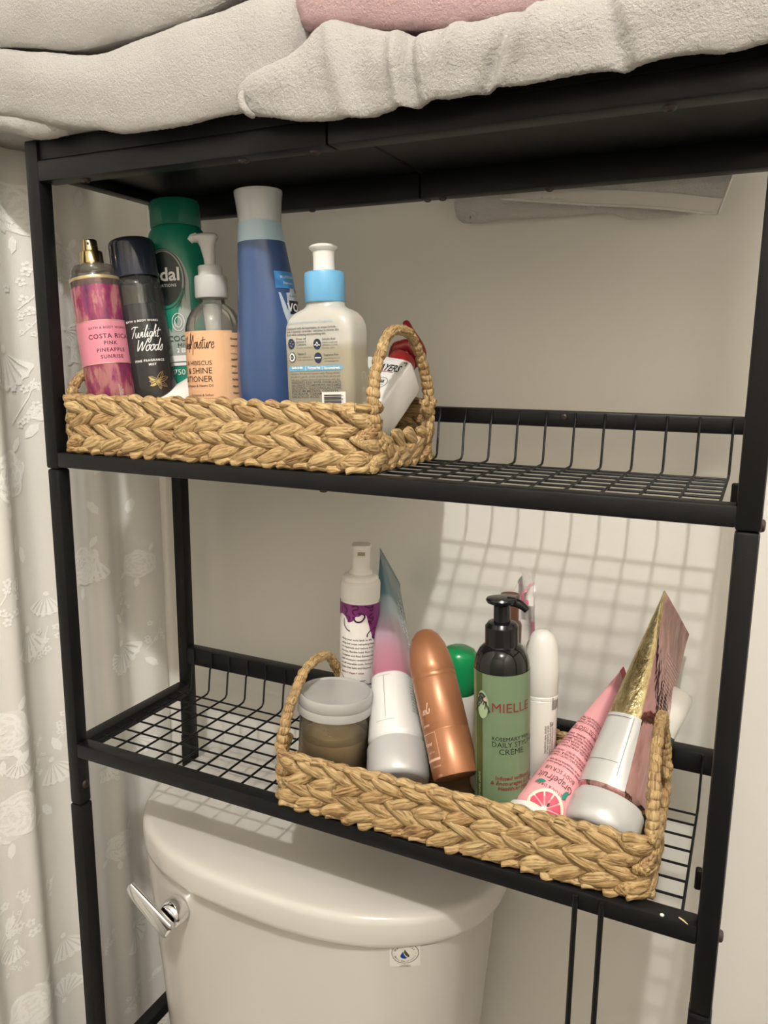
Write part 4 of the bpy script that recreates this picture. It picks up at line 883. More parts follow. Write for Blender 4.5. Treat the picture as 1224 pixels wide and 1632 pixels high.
m = MB(); P = catmull([rel(cb + Vector((0, 0, -.006))), rel(at(652, 552, .146)), rel(at(640, 553, .144)), rel(cd), rel(Vector((cd.x - .004, .143, .08))), rel(Vector((cd.x - .004, .143, .055)))], 24)
m.tube([tuple(p) for p in P], [.005] * 5 + [.006] * 12 + [.005] * 7, 14); put('clip_arm', m, red, o)

# ------------------------------------------------------------------ bottles in the lower basket
# jar
mx, L = stand((535, 1100), .062, (531, 1200), .060, F2, 0)
o = thing('gel_jar', 'wide clear jar of tan gel with frosted lid, left end of lower basket', 'jar', mx)
JH = L
put('gel', MB().lathe([(.0285, .003), (.0305, .006), (.0308, .038), (.0300, .0405), (.02, .0415), (.008, .0405)], 48), mat('tan_gel', '#c8ac76', .3, nscale=160, bumpd=.002), o, None, 'tan gel')
put('glass_wall', MB().lathe([(.028, 0), (.0312, .001), (.0325, .004), (.0325, JH - .024), (.0316, JH - .020), (.0306, JH - .017)], 52), clear_mat('clear_jar', '#f8f7f3', .05, .05, (.7, .69, .66)), o, None, 'clear wall')
lid = put('lid', MB().lathe([(.0340, JH - .0185), (.0345, JH - .0180), (.0345, JH - .0115), (.0340, JH - .0105), (.0345, JH - .0095), (.0345, JH - .002), (.0335, JH - .0003), (.0322, JH), (.0312, JH - .0008), (.0302, JH - .0014), (.0298, JH - .0015), (.0292, JH - .0015), (.020, JH - .0015), (.004, JH - .0015)], 56), clear_mat('frosted_lid', '#eeece6', .18, .62, (.62, .605, .575), .4), o, None, 'frosted lid')
blob = MB()
for k in range(26): a, r_ = R.uniform(0, 6.28), R.uniform(.005, .028); blob.ell((r_ * math.cos(a), r_ * math.sin(a), .0405), (R.uniform(.0008, .002), R.uniform(.0008, .002), .0009), 8, 5)
put('gel_bubble', blob, bpy.data.materials['tan_gel'], o, None, kind='stuff')
# mousse bottle
mx, L = stand((576, 867), .128, (571, 1090), .128, F2, 0)
o = thing('mousse_bottle', 'white foam pump bottle with purple curl label, behind the clear jar', 'bottle', mx)
put('body', MB().lathe([(.017, 0), (.0188, .001), (.0194, .004), (.0194, L - .055), (.0192, L - .0535)], 44), M['gloss_white'], o)
put('pump_collar', MB().lathe([(.0196, L - .0535), (.0197, L - .0525), (.0197, L - .0385), (.0192, L - .0365), (.0178, L - .0350), (.0176, L - .0320), (.0160, L - .0300), (.0118, L - .0285), (.0112, L - .0265), (.0098, L - .0255), (.0095, L - .0245)], 44), M['white_plastic'], o)
put('pump_head', MB().loft([(L - .026, .0092, .0092, 2.2), (L - .010, .0088, .0090, 2.6), (L - .004, .0092, .0098, 3.2), (L - .0012, .0096, .0102, 3.6), (L, .0088, .0094, 3.4)], 32), M['white_plastic'], o)
sq = put('nozzle_frame', MB().box(-.0048, .0048, -.0120, -.0088, L - .0098, L - .0042, .0006, 1), M['gloss_white'], o)
put('nozzle_hole', MB().box(-.0036, .0036, -.0123, -.0119, L - .0088, L - .0052), mat('nozzle_shadow', '#8d8468', .6), sq)
f = cyl(.0194); PU = mat('purple_print', '#7c2a72', .4); PD = mat('dark_plum', '#3b1239', .4)
lt = L - .0560
up = [(-.034, lt), (.034, lt), (.034, lt - .034), (.018, lt - .0365), (.0135, lt - .033), (.010, lt - .024), (.0065, lt - .011), (.003, lt - .0085), (-.001, lt - .0115), (-.004, lt - .0118), (-.007, lt - .0165), (-.0105, lt - .0185), (-.013, lt - .0165), (-.0155, lt - .013), (-.020, lt - .011), (-.034, lt - .016)]
lab('purple_hair', o, [ngon(up)], f, PU, .0003, 'purple hair print', .002)
cur = []
for pts, w_ in (([(-.018, lt - .002), (-.013, lt - .006), (-.015, lt - .011), (-.010, lt - .013), (-.012, lt - .018)], .0012), ([(-.008, lt - .002), (-.003, lt - .001), (-.002, lt - .004), (-.006, lt - .005), (-.007, lt - .008), (-.004, lt - .011)], .0011), ([(.004, lt - .001), (.010, lt - .003), (.013, lt - .001), (.012, lt - .006), (.009, lt - .005)], .0011),
                 ([(.013, lt - .009), (.009, lt - .011), (.011, lt - .014), (.014, lt - .013), (.012, lt - .017), (.008, lt - .016), (.012, lt - .020)], .0011), ([(-.0065, lt - .012), (-.004, lt - .0165), (.001, lt - .0165), (.0045, lt - .012), (.003, lt - .009), (-.002, lt - .0085)], .0016),
                 ([(-.0165, lt - .015), (-.0165, lt - .021), (-.013, lt - .0255), (-.0095, lt - .027)], .0010), ([(.017, lt - .024), (.011, lt - .026), (.0075, lt - .030), (.0075, lt - .0325)], .0010), ([(.018, lt - .030), (.013, lt - .033), (.018, lt - .0365)], .0012)):
    cur.append(stroke(pts, w_, 26))
lab('hair_curls', o, cur, f, PD, .0006, 'dark plum curls', .002)
txt = ['Bring your curls back to life,', 'using our reset refreshing foam', 'to reactivate and reduce frizz for a', 'bouncy, flexible hold. Rice Curl', 'Complex and Rice Extract help', 'with moisture retention and softness', 'on all wearable curls. Achieve perfect', 'shape that lasts and beyond.']
lab('label_lettering', o, [text(s, -.0195, lt - .0365 - .0041 * i, .0020, 'LEFT', bold=.008) for i, s in enumerate(txt)] + [text(s, -.0195, lt - .0825 - .0042 * i, .0020, 'LEFT', bold=b) for i, (s, b) in enumerate((('Infused with Rice Curl Complex+', .03), ('rice extract, amino acids, and', .008), ('oils to hydrate, condition, protect', .008), ('and help to define', .008), ('curls and waves', .008)))] + [stroke([(-.020, lt - .0725), (-.013, lt - .0775), (.004, lt - .0775), (.007, lt - .0772)], .0007, 20)], f, M['ink'], .0003, None, .002)
lab('plum_line', o, [text('define + shape + shine', -.0195, lt - .0705, .0019, 'LEFT', bold=.02)], f, mat('rose_ink', '#8e3d55', .5), .0003)

def squeeze(name, label, base, A, C, capr, caph, bodym, capm, crimp_h=.007, endw=None, swap=False):
    """a squeeze tube standing on its cap: round at the cap, flat at the crimp A-C"""
    A, C, base = Vector(A), Vector(C), Vector(base); Mi = (A + C) / 2; z = (Mi - base).normalized(); x = (C - A); x = (x - z * x.dot(z)).normalized(); y = z.cross(x)
    mx = Matrix((x, y, z)).transposed().to_4x4(); mx.translation = base
    H = (Mi - base).length; hw = endw or (C - A).length / 2
    o = thing(name, label, 'tube', mx)
    r0 = capr * .95; s0 = caph + .002
    secs = [(s0, r0 * .93, r0 * .93, 2), (s0 + .003, r0, r0, 2)]
    for t in (.15, .3, .45, .6, .75, .87, .95): secs.append((s0 + (H - crimp_h - s0) * t, r0 + (hw - r0) * t ** 1.1, max(.0012, r0 * (1 - t) ** .82), 2 + 2.2 * t))
    secs += [(H - crimp_h, hw, .0008, 3), (H - crimp_h * .5, hw, .0006, 4), (H, hw, .0006, 4)]
    zs = [q[0] for q in secs]; rx = [q[1] for q in secs]; ry = [q[2] for q in secs]; ee = [q[3] for q in secs]
    dense = [(zz, np.interp(zz, zs, rx), np.interp(zz, zs, ry), np.interp(zz, zs, ee)) for zz in sorted(set(list(np.linspace(s0, H, 40)) + zs))]
    put('tube_body', MB().loft(dense, 56), bodym, o)
    cp = put('cap', MB().lathe([(capr * .84, 0), (capr * .93, .0010), (capr * .985, .0036), (capr, .0070), (capr * .995, caph * .62), (capr * .985, caph * .64), (capr * .985, caph - .003), (capr * .955, caph - .0005), (capr * .90, caph), (capr * .88, caph + .003)], 52), capm, o)
    def fn(u, v, off):                                   # u runs round the front (-y) face as x
        X, Y, e = np.interp(v, zs, rx), np.interp(v, zs, ry), np.interp(v, zs, ee); t = max(-.999, min(.999, u / X))
        return Vector((u, -(Y * (1 - abs(t) ** e) ** (1 / e)) - off, v))
    def back(u, v, off): p = fn(u, v, off); return Vector((-p.x, -p.y, p.z))
    def side(u, v, off):                                 # round the narrow side at -x; u is an angle in degrees from -x
        X, Y, e = np.interp(v, zs, rx), np.interp(v, zs, ry), np.interp(v, zs, ee); a = math.radians(180 + u); c, d = math.cos(a), math.sin(a)
        p = Vector((X * math.copysign(abs(c) ** (2 / e), c), Y * math.copysign(abs(d) ** (2 / e), d), v)); n_ = Vector((p.x / X ** 2, p.y / Y ** 2, 0)).normalized(); return p + n_ * off
    return o, H, fn, back, side, cp
SILV = mat('silver_cap', '#c4c3c1', .28, .2, .5)
# pink to teal tube
t = NT('pink_teal_tube'); tc = t.n('ShaderNodeTexCoord'); sx = t.n('ShaderNodeSeparateXYZ'); t.l(tc.outputs['Object'], sx.inputs[0])
mr = t.n('ShaderNodeMapRange'); mr.inputs['From Min'].default_value = 0; mr.inputs['From Max'].default_value = .225; t.l(sx.outputs['Z'], mr.inputs['Value'])
MT1 = t.done(t.bsdf(t.ramp(mr.outputs[0], [(0, '#e2e1de'), (.425, '#e2e1de'), (.430, '#ad6f80'), (.53, '#b3808f'), (.65, '#ac9ca8'), (.73, '#9fadb5'), (.79, '#93a7ae'), (.815, '#63828a'), (1, '#5b7a81')]), .22, .1, .6))
A, C, B = Vector((.2645, .188, -.0780)), Vector((.2698, .234, -.1356)), Vector((.3497, .055, -.2433)); ax = ((A + C) / 2 - B).normalized(); B2 = B - ax * .017
o, H, fn, bk_, sd, cp = squeeze('hair_tube', 'pink to teal squeeze tube with silver cap, leaning beside the clear jar', B2, A, C, .0278, .034, MT1, SILV, endw=.034)
lab('faint_lettering', o, [text(s, .004 - .011 * i, .170, .009, rot=-90, bold=.0) for i, s in enumerate(('CURL CREAM', 'hydrate'))], (fn if (o.matrix_world.inverted() @ (CAM + Vector((0, 0, ZO)))).y < 0 else bk_), mat('pale_silver_ink', '#cfc9cf', .3, .3), .0004)
lab('fine_print', o, [text(s, -.004, .100 - .0030 * i, .0016, bold=.01) for i, s in enumerate(LOR * 2)][:15], (fn if (o.matrix_world.inverted() @ (CAM + Vector((0, 0, ZO)))).y < 0 else bk_), M['ink_grey'], .0004)
ln_ = [rect(-24, 14, .0488, .0492), rect(-3.2, -1.8, .052, .0925), rect(-20, 8, .0930, .0934)]
put('seam_lines', mesh_of('seam_lines', wrapped(ln_, sd, .0004, 4)), mat('seam_grey', '#a9a7a4', .4), o)
# copper bottle
_a = at(675, 1004, .100); _b = at(728, 1240, .040); mx = pose(_b, _a - _b, CAM - _b); L = (_a - _b).length
o = thing('copper_bottle', 'copper coloured bottle with domed cap leaning between silver cap and green bottle', 'bottle', mx)
CUm = mat('copper_plastic', '#a06c4b', .36, .40, .5)
rr = .0198
put('body', MB().lathe([(rr * .86, .0005), (rr * .97, .0012), (rr, .004), (rr, .0385), (rr * .985, .0390), (rr * .985, .0396), (rr, .0402), (rr, L - .048), (rr * .99, L - .0475)], 48), CUm, o)
put('base_recess', MB().lathe([(rr * .86, .0004), (rr * .80, .0022), (.002, .0026)], 40, False), mat('copper_base', '#4d3424', .4, .3), o, None, 'dark recessed base')
put('domed_cap', MB().lathe([(rr * .985, L - .0476), (rr * 1.0, L - .0470), (rr * 1.0, L - .0435), (rr * .985, L - .0430), (rr * .985, L - .0425), (rr, L - .0420), (rr * .985, L - .035), (rr * .93, L - .026), (rr * .82, L - .016), (rr * .64, L - .0075), (rr * .42, L - .0025), (rr * .2, L - .0005), (.001, L)], 48), CUm, o)
f = cyl(rr, -62)
lab('label_lettering', o, script('sols', .002, L - .078, .0040, .0006, .3, .9) + [text('golden', .004, L - .088, .0020, bold=.02), text('glow', .001, L - .104, .0038, bold=.03), text('self tan', .004, L - .110, .0018), text('mousse', .006, L - .122, .0022), text('150', .008, L - .130, .0020)] + [stroke([(-.006, L - .094), (.0115, L - .094), (.0115, L - .1155), (-.006, L - .1155)], .0005), rect(-.006, .0115, L - .1165, L - .1145)], f, mat('pale_copper_ink', '#e0b8a6', .4), .0004, None, .002)
print('copper length', L)
# green cap roll-on
mx, L = stand((733, 1030), .136, (727, 1150), .136, F2, 0)
o = thing('roll_on', 'white roll-on deodorant with bright green domed cap', 'deodorant', mx)
put('body', MB().loft([(0, .0155, .0150, 2.3), (.002, .0172, .0165, 2.3), (.05, .0178, .0170, 2.2), (L - .047, .0172, .0165, 2.1), (L - .044, .0160, .0155, 2)], 44), M['gloss_white'], o)
put('cap', MB().loft([(L - .0455, .0160, .0155, 2), (L - .0445, .0168, .0163, 2), (L - .032, .0178, .0172, 2), (L - .016, .0183, .0176, 2), (L - .008, .0172, .0166, 2), (L - .003, .0142, .0138, 2), (L - .0006, .009, .009, 2), (L, .002, .002, 2)], 44), mat('bright_green_plastic', '#139455', .22), o, None, 'bright green cap')
# cream bottle with brown pump
mx, L = stand((813, 946), .112, (803, 1150), .110, F2, 0)
o = thing('cream_bottle', 'cream bottle with brown pump top standing behind the green bottle', 'bottle', mx)
put('body', MB().lathe([(.0245, 0), (.0275, .001), (.0282, .004), (.0278, .03), (.0262, .065), (.0236, .100), (.0205, L - .062), (.0165, L - .052), (.0110, L - .046), (.0088, L - .044)], 44), mat('cream_plastic', '#d8cfb4', .4), o)
bw = mat('brown_plastic', '#5a3a2c', .3)
put('pump_collar', MB().lathe([(.0108, L - .0465), (.0116, L - .0455), (.0116, L - .028), (.0106, L - .0255), (.0088, L - .0245), (.0086, L - .0235)], 32), bw, o, None, 'brown collar')
put('pump_stem', MB().lathe([(.0086, L - .0245), (.0082, L - .011), (.0080, L - .009)], 28), mat('red_brown_plastic', '#6b4230', .3), o, None, 'red brown stem')
put('pump_head', MB().lathe([(.0078, L - .0095), (.0082, L - .0085), (.0086, L - .002), (.0080, L - .0004), (.0068, L - .0010), (.001, L - .0012)], 28), bw, o, None, 'brown pump head')
lab('fine_print', o, [text(s, -.010 - .002 * i, .05, .0013, rot=90) for i, s in enumerate(LOR[:3])], cyl(.0272, -38), M['ink_grey'], .0006)
# clear wrapper
wp = at(822, 960, .150); base = Vector((wp.x + .004, .150, F2))
o = thing('plastic_wrapper', 'crumpled clear plastic wrapper with pink print behind the brown pump', 'wrapper', T3(base))
pts = [(-.014, 0), (.018, 0), (.019, .10), (.0165, .14), (.0145, .165), (.0135, .182), (.0115, .196), (.0075, .206), (.0015, .214), (.0020, .206), (-.003, .199), (-.0065, .190), (-.009, .176), (-.012, .13)]
top = at(822, 901, .150).z - F2; sc_ = top / .214
def wfn(u, v, off): return Vector((u, .004 * math.sin(u * 260 + v * 90) + .003 * math.sin(v * 210 + 1) + off, v))
m1 = wrapped([ngon([(a, b * sc_) for a, b in pts])], wfn, .0, .0035)
b = bmesh.new(); vs = [b.verts.new(v) for v in m1.v]; [b.faces.new([vs[i] for i in f_]) for f_ in m1.f if len(set(f_)) > 2]; bmesh.ops.remove_doubles(b, verts=b.verts[:], dist=1e-6)
for k in range(12): bmesh.ops.bisect_plane(b, geom=b.verts[:] + b.edges[:] + b.faces[:], dist=1e-7, plane_co=(0, 0, .01 + .017 * k), plane_no=(0, 0, 1))
for v in b.verts: v.co = wfn(v.co.x, v.co.z, 0)
bmesh.ops.solidify(b, geom=b.faces[:], thickness=.0012)
put('film', MB().bm(b), clear_mat('crinkled_film', '#faf8f6', .08, .5, (.85, .80, .78)), o)
PK = mat('wrapper_pink', '#c9788c', .4); pr = []
for k in range(16):
    u_, v_ = R.uniform(-.002, .010), R.uniform(.150, .196) * sc_; u_ += (.20 * sc_ - v_) * .05; pr.append(stroke([(u_, v_), (u_ + .002, v_ + .0012), (u_ + .0035, v_ + .0035)], .0007, 6))
pr += [rect(.0125, .0158, .146 * sc_, .160 * sc_), disc(.004, .184 * sc_, .0025, .0035), disc(.0085, .180 * sc_, .002, .003)]
put('pink_print', mesh_of('pink_print', wrapped(pr, lambda u, v, off: wfn(u, v, -.0020), 0, .0035)), PK, o, None, 'pink print')
# green pump bottle
mx, L = stand((800, 952), .056, (800, 1275), .056, F2, 0)
o = thing('styling_creme_bottle', 'green labelled pump bottle with black pump, centre of lower basket', 'bottle', mx)
rr = .0226; lt = L - .0580
put('body', MB().lathe([(.019, 0), (.0218, .001), (rr, .004), (rr, lt), (rr * .985, lt + .005), (rr * .93, lt + .010), (rr * .80, lt + .0155), (rr * .66, lt + .0185), (.0130, lt + .0200), (.0125, lt + .0215)], 52), mat('black_bottle', (.007, .0065, .0065), .08, 0, .4), o)
col = MB(); n_ = 48
col.loft([(L - .0425, .0131, .0131, 2), (L - .0418, .0136, .0136, 2), (L - .0235, .0134, .0134, 2), (L - .0222, .0124, .0124, 2), (L - .0205, .0112, .0112, 2), (L - .0198, .0078, .0078, 2)], n_)
col.v = [(x * (1 + .014 * (i % 2)) if L - .042 < z < L - .023 else x, y * (1 + .014 * (i % 2)) if L - .042 < z < L - .023 else y, z) for i, (x, y, z) in enumerate(col.v)]
put('pump_collar', col, M['black_plastic'], o)
put('pump_stem', MB().lathe([(.0068, L - .0205), (.0066, L - .006), (.0072, L - .0035)], 28), M['black_plastic'], o)
put('pump_head', MB().loft([(L - .0062, .007, .007, 2, 0, 0), (L - .0042, .0118, .0098, 2, .000, 0), (L - .0018, .0130, .0105, 2, .000, 0), (L - .0003, .0120, .0095, 2, 0, 0), (L, .008, .006, 2, 0, 0)], 36), M['black_plastic'], o)
put('pump_spout', MB().tube([tuple(p) for p in catmull([(.004, 0, L - .0030), (.011, -.0010, L - .0038), (.0165, -.002, L - .0066), (.0198, -.0025, L - .0098)], 14)], [.0040, .0040, .0040, .0039, .0038, .0037, .0036, .0035, .0033, .0031, .003, .0028, .0027, .0026], 12), M['black_plastic'], o)
f = cyl(rr); GR = mat('sage_label', '#6a7e60', .4)
put('paper_label', patch(f, -.0660, .0660, .004, lt, .0002, 72, 3), GR, o, None, 'sage green label')
put('olive_strip', mesh_of('olive_strip', wrapped([rect(-.0240, -.0163, .004, lt)], f, .0005)), mat('olive_strip', '#424f22', .5), o, None, 'olive strip')
DR = mat('dark_red_ink', '#7d2a2a', .5); DK = mat('green_black_ink', '#1c2418', .5)
def vy(y): return L - (y - 952) * (L - .060) / 285.0 * 1.0
lv_ = lambda y: lt - (y - 1073) / (1280 - 1073) * .1085
lg = (-.0162, lv_(1123))
lab('logo_leaf', o, [ngon([(lg[0] + .0062 * math.cos(a) * (1 if math.cos(a) > 0 else .8), lg[1] + .0118 * math.sin(a)) for a in np.linspace(0, 6.283, 26)[:-1]])], f, mat('pale_sage', '#9fb58f', .4), .0008, 'pale oval behind emblem')
hs = []
for k in range(11):
    a = -1.25 + .25 * k; x0 = lg[0] + .0028 * math.sin(a); y0 = lg[1] + .0075 - .0012 * a * a
    P = [(x0, y0)]; 
    for q in range(1, 6): P.append((x0 + (.0055 * math.sin(a * .8)) * q / 5 + .0007 * (-1) ** q, y0 - (.0085 + .006 * R.random()) * q / 5 * (.55 + .45 * abs(a) / 1.25)))
    hs.append(stroke(P, .00075, 14))
hs.append(stroke([(lg[0] - .003, lg[1] + .0075), (lg[0], lg[1] + .0092), (lg[0] + .0032, lg[1] + .0072)], .0018, 10))
lab('emblem', o, hs, f, M['ink'], .0011, 'black curly hair emblem', .002)
lab('emblem_flower', o, [disc(lg[0] + .0032 + .0009 * math.cos(k * 1.2566), lg[1] + .0052 + .0009 * math.sin(k * 1.2566), .0007, n=8) for k in range(5)], f, mat('flower_pink', '#d9b0ae', .5), .0014)
lab('brand_lettering', o, [text('MIELLE', -.0082, lv_(1131), .0078, 'LEFT', wide=1.0)], f, DR, .0006, 'dark red lettering', .002)
lab('dark_lettering', o, [text('ROSEMARY MINT', -.0078, lv_(1177), .0033, 'LEFT', wide=1.0), text('DAILY STYLING', -.0078, lv_(1187), .0042, 'LEFT', wide=1.0), text('CRÉME', .0085, lv_(1199), .0048, wide=1.0)], f, DK, .0006, None, .002)
lab('red_lettering', o, [text("Infused w/Biotin", -.0052, lv_(1241), .0034, 'LEFT', shear=.2, bold=.012), text('& Encourages Longer', -.0088, lv_(1249.5), .0034, 'LEFT', shear=.2, bold=.012), text('Healthier Hair', -.0030, lv_(1258), .0034, 'LEFT', shear=.2, bold=.012)], f, DR, .0006, None, .002)
lab('strip_lettering', o, [text('DAILY STYLING CRÈME', -.0185, .036, .0022, rot=90)], f, mat('pale_green_ink', '#a8b894', .5), .0008)
sp = []
for k in range(9):
    x0 = .0165 + .0012 * k; sp.append(stroke([(x0, .010), (x0 - .002 + .0006 * k, .024), (x0 - .003 + .0008 * k, .032 + .002 * (k % 3))], .0007, 8)); 
    for q in range(4): sp.append(stroke([(x0 - .001, .014 + .005 * q), (x0 + .0018, .018 + .005 * q)], .0005)); sp.append(stroke([(x0 - .001, .014 + .005 * q), (x0 - .0032, .0175 + .005 * q)], .0005))
lab('rosemary_sprig', o, sp, f, mat('sprig_green', '#3f5a37', .5), .0007)
# white roll-on
mx, L = stand((865, 1002), .094, (859, 1180), .094, F2, 0)
o = thing('roll_on', 'all white roll-on deodorant with tall domed cap, right of the green bottle', 'deodorant', mx)
put('body', MB().loft([(0, .0125, .0115, 2.4), (.0015, .0140, .0130, 2.4), (.032, .0144, .0134, 2.3), (.0326, .0141, .0131, 2.3), (.0332, .0144, .0134, 2.3), (L - .060, .0146, .0136, 2.2), (L - .0595, .0142, .0132, 2.2)], 44), M['gloss_white'], o)
put('cap', MB().loft([(L - .0597, .0142, .0132, 2.2), (L - .0590, .0149, .0139, 2.2), (L - .0565, .0149, .0139, 2.2), (L - .0560, .0145, .0135, 2.2), (L - .0555, .0148, .0138, 2.2), (L - .030, .0146, .0135, 2.1), (L - .014, .0128, .0118, 2), (L - .005, .0092, .0088, 2), (L - .001, .005, .005, 2), (L, .0012, .0012, 2)], 44), M['white_plastic'], o)
f = cyl(.0143, 62)
lab('side_print', o, [text(s, -.0030 - .0022 * i, .068, .0017, rot=90, bold=.01) for i, s in enumerate(('anti-perspirant deodorant 48h', 'directions: shake well and apply', 'to clean underarm. let dry', 'ingredients: aqua, alcohol'))] + [rect(-.005, .004, .094 + .0011 * k, .0946 + .0011 * k) for k in range(10)], f, M['ink_grey'], .0006, None, .002)
# grapefruit tube
PKT = mat('pink_tube', '#e3a2a6', .3)
A = at(990, 1094, .156); C = at(1024, 1126, .190); B = at(858, 1312, .042); ax = ((A + C) / 2 - B).normalized()
A = A - Vector((0, 0, 0)); B2 = B - ax * .010
o, H, fn, bk_, sd, cp = squeeze('scrub_tube', 'pink squeeze tube with grapefruit slice, upside down behind the silver cap', B2, A, C, .0275, .008, PKT, M['gloss_white'], endw=.036)
o['label'] = 'pink grapefruit squeeze tube standing upside down, leaning behind the gold tube'
def proj_(p): q = p - CAM; d_ = q.dot(FW); return 612 + FOC * q.dot(RT) / d_, 816 - FOC * q.dot(UP) / d_
_mw = Matrix.Translation((0, 0, -ZO)) @ o.matrix_basis; best = None
for v_ in np.linspace(.03, .16, 66):                     # where the print sits on the tube, as seen in the photo
    for u_ in range(-178, 180, 2):
        p_ = _mw @ sd(u_, v_, 0); n_ = (_mw @ sd(u_, v_, .01)) - p_
        if n_.dot(CAM - p_) > 0:
            x_, y_ = proj_(p_); e_ = (x_ - 893) ** 2 + (y_ - 1236) ** 2
            if best is None or e_ < best[0]: best = (e_, u_, v_)
TW, b0 = best[1], best[2] - .010
def gfn2(u, v, off): return sd(u / .027 * 57.3 + TW, v, off)   # the print sits round the face turned to the viewer
put('crimp_band', mesh_of('crimp_band', wrapped([rect(-90, 90, H - .0065, H)], sd, .0003, 6)), mat('crimp_red', '#c9505a', .35), o, None, 'red crimped end')
def up(s, v, h, **kw): return text(s, 0, v, h, rot=180, **kw)
dk = mat('rose_brown_ink', '#6d3c40', .5)
lab('label_lettering', o, [up('WILTON & DREW', b0 - .0025, .0026, sp=1.1), up('Grapefruit', b0 + .0075, .0070, shear=.08, wide=.85), up('BODY SCRUB', b0 + .0140, .0034, sp=1.1)], gfn2, dk, .0005, None, .002)
lab('volume_lettering', o, [up('5 FL. OZ. (150 mL)', b0 + .0600, .0036)], gfn2, dk, .0005, None, .002)
pl = []
vv = b0 + .0190
for i, s in enumerate(('Exfoliate, rejuvenate and refresh your skin', 'with our fruity grapefruit body scrub', '', 'TO USE: MASSAGE GENTLY ONTO DAMP SKIN IN', 'CIRCULAR MOTION. RINSE WELL WITH WARM', 'WATER. FOR EXTERNAL USE ONLY. AVOID CONTACT', '', 'INGREDIENTS: AQUA, SODIUM LAURETH SULFATE', 'COCAMIDOPROPYL BETAINE, ACRYLATES', 'GLYCERIN, PARFUM, CITRUS PARADISI FRUIT', 'EXTRACT, PRUNUS ARMENIACA SEED POWDER', 'PHENOXYETHANOL, TRIETHANOLAMINE', 'DISODIUM EDTA, LIMONENE, LINALOOL', '', 'Distributed by the makers of bath goods', '', '', 'KEEP OUT OF REACH OF CHILDREN', 'STORE IN A COOL DRY PLACE', 'MADE WITH NATURAL EXTRACTS')):
    if s: pl.append(up(s, vv, .0018, bold=.012, wide=.92))
    vv += .0027
lab('fine_print', o, pl, gfn2, dk, .0004, None, .002)
gc = (.004, b0 - .021)
lab('grapefruit_rind', o, [ngon([(gc[0] + .0170 * math.cos(a), gc[1] + .0170 * math.sin(a)) for a in np.linspace(-.35, 3.5, 36)])], gfn2, mat('rind_cream', '#f0dcc8', .4), .0004, 'cream rind')
seg = []
for k in range(6):
    a0 = -.25 + k * .60; P = [(gc[0] + .0018 * math.cos(a0 + .27), gc[1] + .0018 * math.sin(a0 + .27))] + [(gc[0] + .0140 * math.cos(a), gc[1] + .0140 * math.sin(a)) for a in np.linspace(a0 + .04, a0 + .54, 8)]; seg.append(ngon(P))
lab('grapefruit_segment', o, seg, gfn2, mat('segment_red', '#cf4d63', .4), .0007, 'red fruit segments')
lab('grapefruit_seed', o, [disc(gc[0] + .001, gc[1] + .004, .0010, .0018)], gfn2, M['ink'], .0010)
def lf2(o_, s, a): return ngon([rot2(p, a, s, o_) for p in [(0, 0), (.25, .2), (.55, .24), (.8, .14), (1, 0), (.75, -.16), (.4, -.2), (.15, -.1)]])
lab('green_leaf', o, [lf2((.012, b0 - .006), .010, 1.3), lf2((-.015, b0 - .003), .008, .3), lf2((.026, b0 - .018), .013, 1.0), lf2((.026, b0 - .020), .013, -.6)], gfn2, mat('leaf_teal', '#2f8070', .4), .0007, 'teal leaves')
lab('stem_line', o, [stroke([(.020, b0 - .021), (.036, b0 - .019)], .0006)], gfn2, M['ink'], .0007)
# rose gold tube with silver cap
t = NT('rose_foil'); n1 = t.noise(1, 3, .5, sc=(60, 60, 22))
MRG = t.done(t.bsdf(t.ramp(n1, [(.3, '#8d6a69'), (.5, '#b98f8d'), (.7, '#a07c7a')]), .14, .92, .5, n1, .005, .6))
A, C, B = Vector((.5494, .176, -.0835)), Vector((.5726, .220, -.1391)), Vector((.5314, .055, -.2378)); ax = ((A + C) / 2 - B).normalized(); B2 = B - ax * .020
o, H, fn, bk_, sd, cp = squeeze('foil_tube', 'rose gold foil squeeze tube with silver cap, right end of lower basket', B2, A, C, .0288, .026, MRG, SILV, endw=.034)
t = NT('gold_foil_ridge'); n1 = t.noise(1, 3, .6, sc=(220, 220, 90))
MGF = t.done(t.bsdf(t.ramp(n1, [(.3, '#9c8a60'), (.55, '#bfae80'), (.7, '#d2c49c')]), .24, .85, .5, n1, .002, .6))
def sidepatch(u0, u1, v0, v1, off, nu=14, nv=26):
    P = np.array([[sd(u0 + (u1 - u0) * i / (nu - 1), v0 + (v1 - v0) * j / (nv - 1), off) for j in range(nv)] for i in range(nu)]); m = MB(); m.grid(P, nu, nv); return m
put('gold_ridge', sidepatch(-62, 40, H * .43, H - .001, .0003), MGF, o, None, 'crinkled gold ridge')
put('white_panel', sidepatch(-62, 44, .0315, H * .43, .0003), mat('white_foil_panel', '#c9c8c5', .25, .2), o, None, 'white panel')
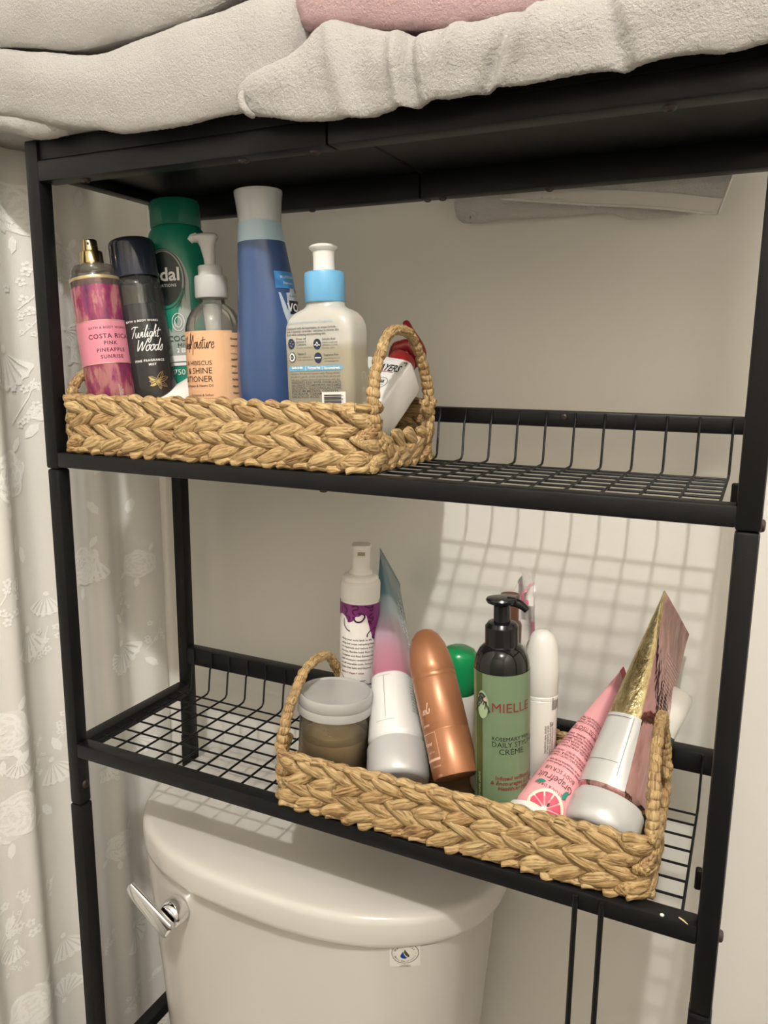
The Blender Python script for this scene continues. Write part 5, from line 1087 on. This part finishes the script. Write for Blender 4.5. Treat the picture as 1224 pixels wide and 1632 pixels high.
put('panel_line', mesh_of('panel_line', wrapped([rect(-50, 22, .0500, .0505), rect(-50, 18, H * .43 - .0035, H * .43 - .0029), rect(24, 26, .04, H * .43 - .002)], sd, .0006, 5)), mat('panel_line_grey', '#77736f', .4), o)
lab('fine_print', o, [text(s, .006, .165 - .0036 * i, .0019) for i, s in enumerate(LOR * 3)][:20], fn, mat('rose_ink_pale', '#c9a9a6', .4), .0004)
lab('barcode', o, [rect(.002, .014, .052, .062)], fn, M['gloss_white'], .0005); lab('barcode_lines', o, [rect(.003 + .0011 * k, .0035 + .0011 * k + (.0003 if k % 3 else 0), .054, .061) for k in range(9)], fn, M['ink'], .0008)
# white bottle behind the foil tube
tpw = at(1078, 1104, .165); bt = Vector((.535, .118, F2 + .012)); zd = (tpw - bt).normalized()
o = thing('lotion_bottle', 'white round-capped bottle leaning behind the rose gold tube', 'bottle', pose(bt, zd, Vector((CAM.x - bt.x, CAM.y - bt.y, 0))))
L = (tpw - bt).length + .004; rr = .0158
put('body', MB().lathe([(rr * .9, 0), (rr, .002), (rr, L - .040)], 40), M['gloss_white'], o)
put('green_band', MB().lathe([(rr * 1.01, L - .052), (rr * 1.01, L - .041)], 40, False), mat('band_green', '#2b4a3c', .4), o, None, 'dark green band')
put('cap', MB().lathe([(rr * .97, L - .0405), (rr, L - .039), (rr, L - .012), (rr * .93, L - .005), (rr * .75, L - .0015), (rr * .4, L - .0002), (.001, L)], 40), M['white_plastic'], o)

# two crumbs on the lower front rail
p = atZ(1055, 1459, -.2752); tag(put('crumb', MB().ell((0, 0, .0010), (.0016, .0013, .0012), 10, 7), M['gloss_white'], None, T3((p.x, p.y, -.2758))), 'tiny white crumb lying on the lower front rail', 'crumb')
p = atZ(1082, 1462, -.2752); q = atZ(1096, 1473, -.2752)
tag(put('straw_bit', MB().tube([(0, 0, .0006), ((q.x - p.x) / 2, (q.y - p.y) / 2, .0009), (q.x - p.x, q.y - p.y, .0006)], [.0005, .0006, .0003], 6), mat('pale_straw', '#d8c79a', .6), None, T3((p.x, p.y, -.2758))), 'thin pale straw bit lying on the lower front rail', 'straw bit')

bpy.data.objects.remove(_tmpo); bpy.data.curves.remove(_tmp)
